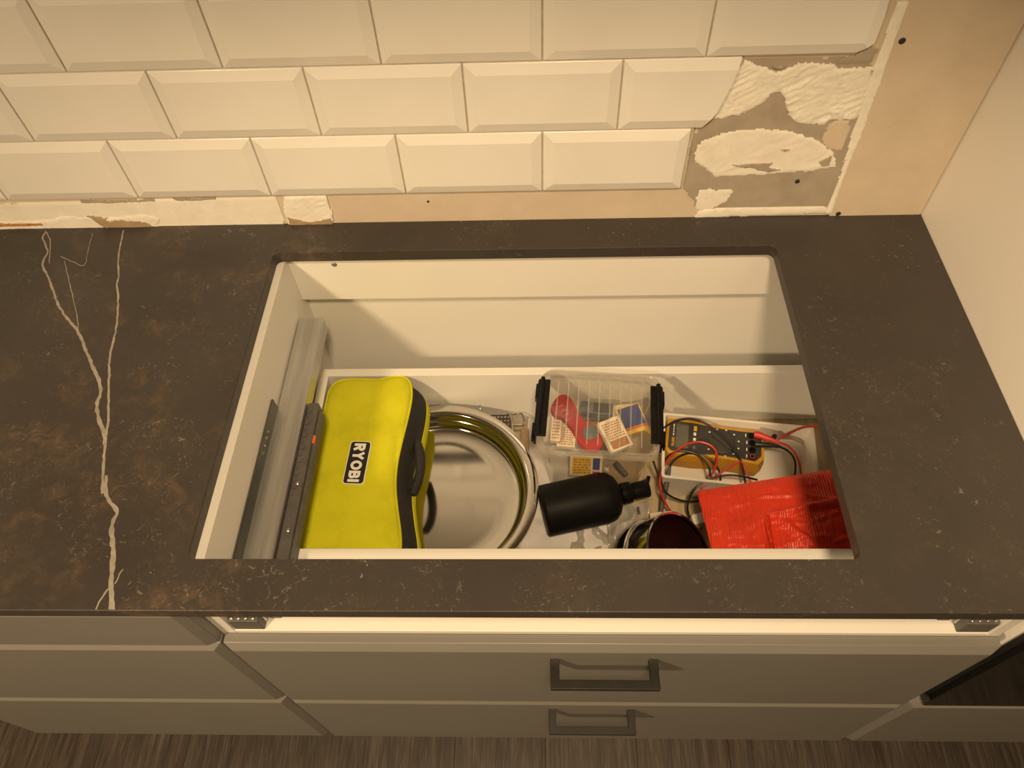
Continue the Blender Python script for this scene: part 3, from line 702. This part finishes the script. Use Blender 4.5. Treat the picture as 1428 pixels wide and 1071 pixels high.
# clear lidded box with clips
q4 = [(-.0007, -.1290), (.1890, -.1445), (.1775, -.3020), (-.0140, -.2845)]
bc = Vector((sum(p[0] for p in q4)/4, sum(p[1] for p in q4)/4, 0)); ang = math.radians(-5.0)
BW, BD, BT, BB = .191, .158, -.205, -.360
BM = Matrix.Translation((bc.x, bc.y, 0)) @ Matrix.Rotation(ang, 4, 'Z')
box = thing('clear_box', 'clear plastic lidded box with black clips, filled with small household items', 'box', (bc.x, bc.y, BB))
def rr_ring(w, d, r, z, M=BM): return [M @ Vector((x, y, z)) for x, y in rrect(w, d, r, 6)]
obj('body', MB().rings([rr_ring(BW-.022, BD-.020, .016, BT-.012), rr_ring(BW-.030, BD-.030, .014, BT-.055), rr_ring(BW-.040, BD-.042, .012, BB+.006), rr_ring(BW-.052, BD-.054, .010, BB+.0005)], True, False, True), 'clear_plastic', box, angle=60)
lid = obj('lid', MB().rings([rr_ring(BW-.006, BD-.006, .018, BT-.0055), rr_ring(BW-.026, BD-.024, .013, BT-.0075), rr_ring(BW-.034, BD-.034, .012, BT-.0075)], True, False, True), 'clear_plastic', box, angle=60)
obj('lid_rim', MB().rings([rr_ring(BW-.004, BD-.004, .019, BT-.013), rr_ring(BW, BD, .020, BT-.012), rr_ring(BW, BD, .020, BT-.002), rr_ring(BW-.003, BD-.003, .019, BT), rr_ring(BW-.007, BD-.007, .018, BT-.0015), rr_ring(BW-.009, BD-.009, .017, BT-.006), rr_ring(BW-.014, BD-.014, .016, BT-.006), rr_ring(BW-.0165, BD-.0165, .015, BT-.002), rr_ring(BW-.020, BD-.020, .014, BT-.006)]), 'clear_rim', lid, angle=50)
for k in range(9):
    x = -.068+.017*k
    obj('rib', MB().box((x-.0011, -BD/2+.02, BT-.0075), (x+.0011, BD/2-.02, BT-.0058), BM), 'clear_rim', lid, bevel=.0004, seg=1)
for sx in (-1, 1):
    x0 = sx*(BW/2+.001)
    A = lambda a, b: (min(x0+sx*a, x0+sx*b), max(x0+sx*a, x0+sx*b))
    x_a, x_b = A(-.0155, .0035)
    cl = MB()
    cl.box((x_a, -.054, BT-.001), (x_b, .054, BT+.004), BM)
    x_c, x_d = A(.0005, .0045); cl.box((x_c, -.052, BT-.030), (x_d, .052, BT+.003), BM)
    c_ = obj('clip', cl, 'gloss_black', box, bevel=.0012)
    xm = x0-sx*.003
    obj('hinge_bar', MB().tube([BM @ Vector((xm, -.054, BT+.0045)), BM @ Vector((xm, .056, BT+.0045))], .0036, 10), 'gloss_black', c_)
    for yy in (-.043, .033):
        x_e, x_f = A(.0045, .0075); obj('tab', MB().box((x_e, yy-.013, BT-.016), (x_f, yy+.015, BT-.002), BM), 'gloss_black', c_, bevel=.0008)

# small things inside the clear box (lying on its floor or on one another)
def frame3(c, yaw, pitch=0, roll=0): return Matrix.Translation(c) @ Euler((pitch, roll, yaw), 'XYZ').to_matrix().to_4x4()
def matchbox(px, py, z, yaw, w, d, h, label, tray, top, stripes, pitch=0, roll=0):
    c = at(px, py, z=z); M = frame3(c, yaw, pitch, roll)
    o = thing('matchbox', label, 'matchbox', (c.x, c.y, c.z-h/2), 'matchboxes in the clear box')
    obj('sleeve', MB().box((-w/2, -d/2, -h/2), (w/2, d/2, h/2), M), tray, o, bevel=.0006)
    obj('tray_end', MB().box((-w/2-.0004, -d/2+.001, -h/2+.001), (w/2+.0004, d/2-.001, h/2-.001), M), 'match_cream', o, smooth=False)
    for (a, b, c2, d2, m_) in top:
        obj('print', MB().box((a*w/2, b*d/2, h/2-.0002), (c2*w/2, d2*d/2, h/2+.00018), M), m_, o, smooth=False)
    for (a, b, c2, d2, n_) in stripes:
        mb = MB()
        for k in range(n_):
            y0 = b+(d2-b)*k/n_; rnd = random.Random(int(px*7+k))
            x = a
            while x < c2-.08:
                l = rnd.uniform(.10, .3); mb.box((x*w/2, y0*d/2, h/2), (min(x+l, c2)*w/2, (y0+(d2-b)/n_*.5)*d/2, h/2+.0004), M); x += l+.07
        obj('fine_print', mb, 'match_print', o, smooth=False)
    return o
matchbox(817, 648, -.322, math.radians(-3), .054, .036, .014, 'yellow matchbox with small blue picture, standing at the front of clear box', 'match_cream',
         [(-.86, -.86, .32, .86, 'match_yellow'), (.42, -.35, .86, .80, 'match_blue'), (.42, -.86, .86, -.5, 'match_red')], [(-.78, -.72, .26, .78, 6)], pitch=math.radians(48))
matchbox(881, 586, -.284, math.radians(20), .042, .050, .014, 'blue-fronted matchbox with yellow lower edge leaning in the clear box', 'match_yellow',
         [(-.9, -.55, .9, .92, 'match_blue'), (-.9, -.72, .9, -.58, 'match_red')], [], pitch=math.radians(12))
matchbox(857, 607, -.266, math.radians(24), .038, .056, .014, 'cream matchbox with orange print tilted beside the red cutter', 'match_cream',
         [(-.8, -.88, .8, -.35, 'match_print')], [(-.8, -.25, .8, .85, 7)], pitch=math.radians(10))
matchbox(866, 577, -.300, math.radians(8), .040, .030, .012, 'cream matchbox with red dot lying under the blue-fronted one', 'match_cream',
         [(-.2, -.5, .5, .6, 'match_red')], [])
matchbox(790, 609, -.300, math.radians(-6), .030, .040, .012, 'pale printed matchbox below the black clip, left of the red cutter', 'match_cream',
         [], [(-.8, -.85, .8, .85, 8)], pitch=math.radians(10))
matchbox(776, 596, -.285, math.radians(-6), .016, .054, .010, 'narrow pale printed carton touching the left wall of clear box', 'match_cream',
         [], [(-.8, -.85, .8, .85, 8)], pitch=math.radians(8))
# red cutter
c0 = [at(x, y, z=-.250-.045*(y-551)/76) for x, y in ((768, 568), (779, 551), (793, 552), (803, 566), (813, 584), (828, 592), (838, 600), (841, 612), (838, 624), (822, 627), (808, 617), (798, 598), (785, 583), (774, 578))]
cc = catmull(c0, 4, True); cen_c = sum(cc, Vector())/len(cc)
cut = thing('red_cutter', 'red plastic cutter with a round grey window inside the clear box', 'cutter', (cen_c.x, cen_c.y, -.312))
obj('body', MB().rings([[p-Vector((0, 0, .014)) for p in cc], cc], True, True, True), 'cutter_red', cut, bevel=.0018)
wc = at(823, 603, z=-.2795)
obj('window', MB().lathe([(.0125, -.002), (.0125, .0008), (.0105, .0012), (0, .0012)], 28, frame3(wc, 0, math.radians(20))), 'grey_blue', cut)
for k in range(4):
    p = at(783+4*k, 566+6*k, z=-.2590-.0036*k)
    obj('grip_rib', MB().box((-.006, -.0012, 0), (.006, .0012, .0012), frame3(p, math.radians(35))), 'match_red', cut, smooth=False)
# other small things in the box
p = at(832, 571, z=-.292)
o = thing('flat_case', 'dark grey flat case lying at the back of the clear box', 'case', (p.x, p.y, -.302))
obj('body', MB().box((-.028, -.012, -.010), (.028, .012, .006), frame3(p, math.radians(-7))), 'grey_blue', o, bevel=.0012)
obj('label', MB().box((-.006, -.009, .006), (.022, .009, .0064), frame3(p, math.radians(-7))), 'meter_face', o, smooth=False)
a, b = at(858, 645, z=-.338), at(874, 663, z=-.342)
tag(obj('grey_stick', MB().tube([a, a*.5+b*.5, b], [.0042, .0046, .0044], 14), 'grey_blue', base=(a.x, a.y, -.346), angle=50), 'short grey stick on the floor of clear box, lower right', 'stick')
p = at(846, 655, z=-.342); o = thing('plastic_vial', 'small clear plastic vial beside the grey stick in the box', 'vial', (p.x, p.y, -.350))
CM = frame3(p, math.radians(55), 0, math.radians(90)) 
obj('tube', MB().lathe([(.0040, -.008), (.0052, -.008), (.0052, .006), (.0040, .008), (0, .008)], 16, CM), 'clear_rim', o)
obj('band', MB().lathe([(.0053, -.004), (.0056, -.003), (.0056, .000), (.0053, .001)], 16, CM, False), 'match_cream', o)

# white tray with the multimeter
tq = [Vector((.203, -.146, 0)), Vector((.455, -.1745, 0)), Vector((.4485, -.330, 0)), Vector((.190, -.2900, 0))]
tang = math.radians(-7.0); tcx, tcy = .3265, -.2330; TW, TD, TT, TBt = .254, .128, -.303, -.3685
TM = Matrix.Translation((tcx, tcy, 0)) @ Matrix.Rotation(tang, 4, 'Z')
tray = thing('white_tray', 'shallow white cardboard tray holding the yellow multimeter', 'tray', (tcx, tcy, TBt))
def tr(w, d, r, z): return [TM @ Vector((x, y, z)) for x, y in rrect(w, d, r, 4)]
obj('tray_side', MB().rings([tr(TW-.010, TD-.010, .005, TBt), tr(TW, TD, .005, TT), tr(TW-.009, TD-.009, .004, TT), tr(TW-.016, TD-.016, .004, TBt+.010)], True, False, False), 'tray_white', tray, angle=40)
obj('tray_base', MB().rings([tr(TW-.010, TD-.010, .005, TBt), tr(TW-.015, TD-.015, .004, TBt+.0101)], True, True, True), 'tray_white', tray, angle=30)
# multimeter
mz = -.312
mq = [at(936, 586, z=mz), at(1064, 606, z=mz), at(1057, 644, z=mz), at(931, 628, z=mz)]
mc = sum(mq, Vector())/4; mx = ((mq[1]+mq[2])-(mq[0]+mq[3])); ML = mx.length/2; mx.z = 0; mx.normalize(); my = Vector((-mx.y, mx.x, 0))
MW = .070; ML = .164
MM = Matrix.Translation(mc) @ Matrix((mx, my, Vector((0, 0, 1)))).transposed().to_4x4()
meter = thing('multimeter', 'yellow and black digital multimeter lying in the white tray', 'multimeter', (mc.x, mc.y, TBt+.0105))
def mo(l, w, waist):
    return [(-l/2, -w/2+.006), (-l/2+.006, -w/2), (-l*.2, -w/2), (l*.0, -w/2+waist), (l*.28, -w/2+waist), (l/2-.01, -w/2+waist*.6), (l/2, -w/2+.014),
            (l/2, w/2-.014), (l/2-.01, w/2-waist*.6), (l*.28, w/2-waist), (l*.0, w/2-waist), (-l*.2, w/2), (-l/2+.006, w/2), (-l/2, w/2-.006)]
h0 = TBt+.0108-mz
obj('holster', MB().rings([[MM @ Vector((x, y, z)) for x, y in mo(l, w, .004)] for l, w, z in ((ML-.006, MW-.004, h0), (ML+.003, MW+.005, h0+.010), (ML+.003, MW+.005, -.012), (ML, MW+.001, .0005), (ML-.004, MW-.003, .0015), (ML-.010, MW-.010, .0005))], True, True, True), 'meter_yellow', meter, angle=50)
face = obj('face_plate', MB().prism(mo(ML-.009, MW-.009, .0035), -.004, .0018, MM), 'meter_face', meter, bevel=.001)
bxm = lambda x0, y0, x1, y1, z0, z1: MB().box((x0, y0, z0), (x1, y1, z1), MM)
scr = obj('display_frame', bxm(-.073, -.0285, -.040, .0285, .001, .0026), 'meter_face', meter, bevel=.0008)
obj('display', bxm(-.0655, -.024, -.0445, .024, .0022, .0029), 'meter_screen', scr, bevel=.0003, seg=1)
obj('mode_button', bxm(-.0365, .014, -.0305, .024, .001, .0036), 'mark_yellow', meter, bevel=.0012)
for y in (-.022, -.006, .005):
    obj('button', bxm(-.0362, y, -.0315, y+.006, .001, .0030), 'grey_blue' if y < -.01 else 'print_white', meter, bevel=.0008)
DMx = MM @ Matrix.Translation((.012, -.001, .0018))
dial = obj('dial', MB().lathe([(.0225, -.001), (.0225, .0016), (.0215, .0022), (.0, .0022)], 40, DMx), 'meter_face', meter)
obj('pointer', MB().box((-.021, -.0045, .002), (.021, .0045, .0075), DMx @ Matrix.Rotation(math.radians(-38), 4, 'Z')), 'meter_face', dial, bevel=.0012)
for k in range(10):
    a_ = math.radians(-140+31*k); p = (.012+.0285*math.cos(a_), -.001+.0265*math.sin(a_))
    obj('range_mark', bxm(p[0]-.0013, p[1]-.0012, p[0]+.0015, p[1]+.0010, .0017, .0021), 'print_white', meter, smooth=False)
for k, (x, y) in enumerate(((.060, .020), (.062, .006), (.062, -.008), (.062, -.021))):
    obj('jack', MB().lathe([(.0058, -.001), (.0058, .0014), (.0036, .0018), (.0032, .0002), (0, .0002)], 20, MM @ Matrix.Translation((x, y, .0018))), 'gloss_black', meter)
    if k == 3: obj('jack_ring', MB().lathe([(.0042, .0015), (.0042, .0021), (.0032, .0021)], 20, MM @ Matrix.Translation((x, y, .0018)), False), 'match_red', meter)
    obj('range_mark', bxm(x-.0095, y-.003, x-.0080, y+.003, .0017, .0021), 'print_white', meter, smooth=False)
TR = MM @ Matrix.Translation((-.0695, -.0135, .0030)) @ Matrix.Rotation(math.radians(90), 4, 'Z')
text_mesh('lettering', 'FLUKE', TR, 'mark_yellow', meter, .0062, .00012, .0001)
mbk = MB()
for k, (y0, y1) in enumerate(((-.001, .004), (.006, .009), (.011, .0145), (.0165, .022))): mbk.box((-.0705, y0, .0026), (-.0688, y1, .0030), MM)
obj('fine_print', mbk, 'print_white', meter, smooth=False)
# test leads
Zl = lambda pts: [(890+x/4.76, 560+y/4.76) for x, y in pts]
def lead(pts, zs, m, parent, r=.00185, name='cable'):
    P = Zl(pts); n = len(P)
    if len(zs) == 2: zs = [zs[0]+(zs[1]-zs[0])*i/(n-1) for i in range(n)]
    return obj(name, MB().tube(catmull([at(x, y, z=z) for (x, y), z in zip(P, zs)], 8), r, 8), m, parent)
rl = thing('test_lead', 'red test lead plugged into the multimeter and looping around it', 'cable', (.37, -.22, -.30))
bl_ = thing('test_lead', 'black test lead plugged into the multimeter with its probe by the bottle pump', 'cable', (.25, -.26, -.30))
pl = lambda pts, rs, m, par, z0, z1: obj('plug', MB().tube([at(x, y, z=z0+(z1-z0)*i/(len(pts)-1)) for i, (x, y) in enumerate(Zl(pts))], rs, 12), m, par)
pl([(770, 215), (800, 222), (850, 240), (900, 258), (940, 275)], [.0055, .0062, .0052, .0036, .0024], 'cord_red', rl, -.298, -.296)
pl([(775, 282), (800, 284), (850, 288), (900, 292), (945, 300)], [.0046, .0054, .0046, .0036, .0024], 'cord_black', bl_, -.300, -.298)
obj('plug_end', MB().lathe([(.004, -.004), (.004, .004), (0, .0045)], 12, Matrix.Translation(at(1079.5, 609.5, z=-.304))), 'cord_black', bl_)
lead([(930, 270), (1000, 300), (1050, 360), (1072, 420), (1078, 490), (1070, 560)], (-.296, -.315), 'cord_red', rl)
lead([(930, 250), (1000, 215), (1060, 185), (1120, 168), (1200, 165), (1300, 175)], (-.296, -.300), 'cord_red', rl)
lead([(480, 505), (505, 450), (524, 390), (515, 330), (475, 288), (400, 268), (320, 286), (240, 340), (180, 410), (150, 480), (145, 560), (165, 640), (205, 715), (250, 765), (310, 815), (370, 850)], [-.315, -.309, -.304, -.302, -.301, -.301, -.301, -.303, -.306, -.309, -.312, -.325, -.34, -.352, -.360, -.364], 'cord_red', rl)
lead([(675, 395), (600, 440), (540, 480), (470, 535), (420, 575)], (-.303, -.318), 'cord_red', rl)
lead([(685, 395), (705, 440), (735, 505), (750, 560)], (-.303, -.318), 'cord_red', rl)
lead([(940, 300), (990, 325), (1030, 370), (1043, 420), (1040, 480), (1030, 560)], (-.298, -.318), 'cord_black', bl_)
lead([(120, 300), (150, 200), (190, 160), (250, 128), (330, 113), (400, 122), (450, 145), (510, 190), (580, 260), (640, 335), (685, 400), (700, 470), (710, 540)], [-.316, -.306, -.302, -.300, -.299, -.300, -.301, -.302, -.303, -.303, -.304, -.312, -.318], 'cord_black', bl_)
lead([(545, 540), (542, 480), (510, 415), (460, 370), (400, 345), (330, 345), (270, 365), (225, 405), (212, 430)], (-.316, -.303), 'cord_black', bl_)
lead([(100, 395), (120, 455), (148, 520), (175, 590), (215, 628), (280, 655), (340, 664), (400, 658)], [-.300, -.305, -.312, -.322, -.330, -.336, -.340, -.342], 'cord_black', bl_)
lead([(790, 520), (690, 496), (600, 488), (520, 500), (450, 525), (390, 565), (350, 620), (328, 690), (335, 750), (360, 800), (420, 840)], [-.312, -.306, -.305, -.306, -.309, -.314, -.325, -.34, -.352, -.358, -.364], 'cord_black', bl_)
lead([(150, 520), (155, 450), (190, 375), (245, 335), (300, 328), (370, 342), (430, 380), (470, 440), (478, 500)], [-.314, -.308, -.304, -.303, -.302, -.302, -.302, -.306, -.310], 'cord_black', bl_)
P = [at(x, y, z=z) for (x, y), z in zip(Zl([(212, 430), (200, 480), (185, 560), (165, 650), (150, 735)]), (-.305, -.314, -.326, -.342, -.356))]
obj('probe', MB().tube(P, [.0022, .0040, .0046, .0046, .0036], 12), 'plastic_grey', bl_)

# red padded envelope
env = thing('padded_envelope', 'bright red padded envelope leaning over the white tray at the right', 'envelope', (.35, -.38, -.36))
e00, e10 = at(972, 685, z=-.262), at(1160, 655, z=-.238)
exv = (e10-e00).normalized(); Lx = (e10-e00).length*1.16
eyv = Vector((exv.y, -exv.x, 0)).normalized()*1.0; eyv.z = .10; eyv.normalize()
LN = at(990, 762, z=-.262); eyv = Vector(((LN-e00).x, (LN-e00).y, 0)).normalized(); eyv.z = .05; eyv.normalize()
Ly = .155; nx_, ny_ = 120, 90
def env_h(u, v):
    h = .004*noise.noise((u*5, v*5, 2)) + .0012*noise.noise((u*22, v*22, 4))
    h += .010*math.sin(math.pi*min(1, max(0, u)))*math.sin(math.pi*min(1, max(0, v)))
    # crumpled dent: everything to the right of the fold sinks
    fold = v-(.42-.12*(u-.4))
    if u > .33:
        s_ = max(0, min(1, fold/.05))*max(0, min(1, (u-.33)/.03)); h -= .006*s_
    ridge = math.exp(-((u-(.355-.10*(v-.45)))/.016)**2)*(v > .40)*min(1, (v-.40)/.08); h += .013*ridge
    h += .0035*math.exp(-((v-.40+.12*(u-.4))/.02)**2)*(u > .38)
    ru = 1-abs(noise.noise((u*3.1+v*1.2, v*4.2, 31))); h += .0022*max(0, ru-.80)/.2
    r2 = 1-abs(noise.noise((u*7-v*3, v*6+u*2, 37))); h += .0012*max(0, r2-.82)/.18
    tri = max(0, 1-abs((u-.43)-.5*(v-.45))/.05)*max(0, min(1, (v-.42)/.1)); h += .006*tri
    return h
mb = MB()
top_v = []
for j in range(ny_+1):
    row = []
    for i in range(nx_+1):
        u, v = i/nx_, j/ny_
        p = e00 + exv*(u*Lx) + eyv*(v*Ly); e_ = min(u, 1-u, v, 1-v)
        thick = .004*min(1, e_/.06)**.5
        row.append(p + Vector((0, 0, thick+env_h(u, v)*min(1, e_/.05))))
    top_v.append(row)
mb.v = [p for r in top_v for p in r]
n1 = nx_+1
mb.f = [(j*n1+i, j*n1+i+1, (j+1)*n1+i+1, (j+1)*n1+i) for j in range(ny_) for i in range(nx_)]
obj('top_sheet', mb, 'red_paper', env, angle=85)
mb = MB(); mb.rings([[e00 + exv*(u*Lx) + eyv*(v*Ly) + Vector((0, 0, -.004*min(1, min(u, 1-u, v, 1-v)/.06)**.5)) for u in [i/24 for i in range(25)]] for v in [j/16 for j in range(17)]], False)
obj('bottom_sheet', mb, 'red_paper', env, angle=85)
fl = [e00 + Vector((0, 0, .001)), e00+exv*Lx+Vector((0, 0, .001)), e00+exv*Lx+eyv*.011+Vector((0, 0, .0058)), e00+eyv*.011+Vector((0, 0, .0050))]
obj('flap_edge', MB().rings([[p for p in fl], [p+Vector((0, 0, .0007)) for p in fl]], True, True, True), 'red_paper', env, smooth=False)

# black pump bottle lying on its side
bb, bn = at(757, 713, z=-.322), at(862, 690, z=-.318)
ax = (bn-bb).normalized(); bl2 = (bn-bb).length
BMx = Matrix.Translation(bb) @ ax.to_track_quat('Z', 'Y').to_matrix().to_4x4()
bot = thing('pump_bottle', 'matte black pump soap bottle lying on its side', 'bottle', (bb.x+.06, bb.y+.02, -.362))
R_ = .0425
obj('body', MB().lathe([(0, .0), (R_-.004, .0), (R_-.001, .002), (R_, .005), (R_, bl2-.024), (R_-.003, bl2-.012), (R_-.011, bl2-.003), (R_-.022, bl2+.0025), (.0150, bl2+.0045), (.0145, bl2+.010), (0, bl2+.010)], 64, BMx), 'bottle_black', bot, angle=50)
obj('collar', MB().lathe([(.0150, bl2+.005), (.0178, bl2+.006), (.0180, bl2+.020), (.0165, bl2+.022), (.012, bl2+.0225), (.012, bl2+.026), (0, bl2+.026)], 40, BMx), 'gloss_black', bot, angle=40)
obj('pump_head', MB().lathe([(0, bl2+.024), (.0125, bl2+.024), (.0145, bl2+.026), (.0148, bl2+.050), (.0135, bl2+.052), (0, bl2+.0525)], 40, BMx), 'gloss_black', bot, angle=40)
hp = bb + ax*(bl2+.046)
side = (at(912, 664, z=-.310) - at(908, 682, z=-.310)).normalized()
obj('nozzle', MB().tube([hp + side*.006, hp + side*.016 + ax*.001, hp+side*.023+ax*.0015], [.0045, .0036, .0034], 12), 'gloss_black', bot)

# steel pot lying tipped toward the camera
rc = at(949, 778, z=-.268); axp = Vector((.62, -.10, .78)).normalized()
PMx = Matrix.Translation(rc) @ axp.to_track_quat('Z', 'Y').to_matrix().to_4x4()
pot = thing('steel_pot', 'small steel pot with a dark inside, tipped at the front of the drawer', 'pot', (rc.x-.05, rc.y, -.365))
K_ = 1.18
sc_ = lambda pr: [(r*K_, z) for r, z in pr]
obj('body', MB().lathe(sc_([(0, -.075), (.045, -.075), (.055, -.070), (.0575, -.060), (.0575, -.003), (.0594, -.001), (.0596, .0010), (.0583, .0020), (.0560, .0008), (.0556, -.004)]), 72, PMx, False), 'steel', pot, angle=45)
obj('inside', MB().lathe(sc_([(.0557, -.003), (.0555, -.055), (.050, -.066), (0, -.068)]), 72, PMx, False), 'pot_inside', pot, angle=45)
obj('bead', MB().lathe(sc_([(.0574, -.050), (.0600, -.049), (.0600, -.046), (.0574, -.045)]), 72, PMx, False), 'steel', pot, angle=80)

# papers and films on the drawer floor
def crumple(name, corners, z, amp, m, label, cat, n=26, seed=0, sc=30):
    P = [at(x, y, z=z) for x, y in corners]; mb = MB(); g = []
    for j in range(n+1):
        for i in range(n+1):
            u, v = i/n, j/n
            p = (P[0]*(1-u)+P[1]*u)*(1-v) + (P[3]*(1-u)+P[2]*u)*v
            q = 1-abs(noise.noise((p.x*sc, p.y*sc, seed)))
            p = p + Vector((.003*noise.noise((p.x*40, p.y*40, seed+1)), .003*noise.noise((p.x*40, p.y*40, seed+2)), amp*(q*.8+.4*noise.noise((p.x*sc*2, p.y*sc*2, seed+5)))))
            g.append(p)
    mb.v = g; mb.f = [(j*(n+1)+i, j*(n+1)+i+1, (j+1)*(n+1)+i+1, (j+1)*(n+1)+i) for j in range(n) for i in range(n)]
    o = obj(name, mb, m, base=(sum(p.x for p in P)/4, sum(p.y for p in P)/4, z), angle=40, solid=.0004)
    return tag(o, label, cat)
crumple('paper_sheet', [(738, 575), (790, 570), (905, 770), (722, 775)], -.3665, .009, 'paper', 'crumpled white paper sheet under the clear box and black bottle', 'paper', n=44, seed=3, sc=26)
bagf = thing('plastic_bag', 'crumpled clear plastic bag with black print beside the bottle pump', 'plastic bag', at(885, 735, z=-.365))
def film(name, corners, z, amp, m, parent, n=30, seed=0, sc=34):
    P = [at(x, y, z=z) for x, y in corners]; mb = MB()
    for j in range(n+1):
        for i in range(n+1):
            u, v = i/n, j/n
            p = (P[0]*(1-u)+P[1]*u)*(1-v) + (P[3]*(1-u)+P[2]*u)*v
            mb.v.append(p + Vector((0, 0, amp*(1-abs(noise.noise((p.x*sc, p.y*sc, seed)))*1.6+.4*noise.noise((p.x*sc*2.3, p.y*sc*2.3, seed+5))))))
    mb.f = [(j*(n+1)+i, j*(n+1)+i+1, (j+1)*(n+1)+i+1, (j+1)*(n+1)+i) for j in range(n) for i in range(n)]
    return obj(name, mb, m, parent, angle=45, solid=.0003)
fm = film('film', [(846, 712), (908, 700), (900, 735), (850, 790)], -.354, .012, 'plastic_film', bagf, seed=4)
film('film', [(800, 742), (850, 722), (868, 790), (790, 790)], -.366, .010, 'plastic_film', bagf, seed=14)
p = at(891, 712, z=-.341)
text_mesh('lettering', 'nou', frame3(p, math.radians(-85)), 'print_black', bagf, .009, .0002, .0002)
p = at(916, 722, z=-.352)
tag(obj('paper_tag', MB().prism([(-.013, -.010), (.014, -.012), (.010, .009), (-.010, .008)], -.0012, .0012, frame3(p, math.radians(8), .12)), 'match_cream', base=(p.x, p.y, -.358), smooth=False), 'small white paper tag behind the steel pot', 'paper tag')
p = at(974, 726, z=-.352)
tag(obj('white_plug', MB().prism(rrect(.024, .019, .005), -.010, .010, frame3(p, math.radians(12))), 'tray_white', base=(p.x, p.y, -.364), bevel=.002), 'small white plug half hidden by the red envelope edge', 'plug')
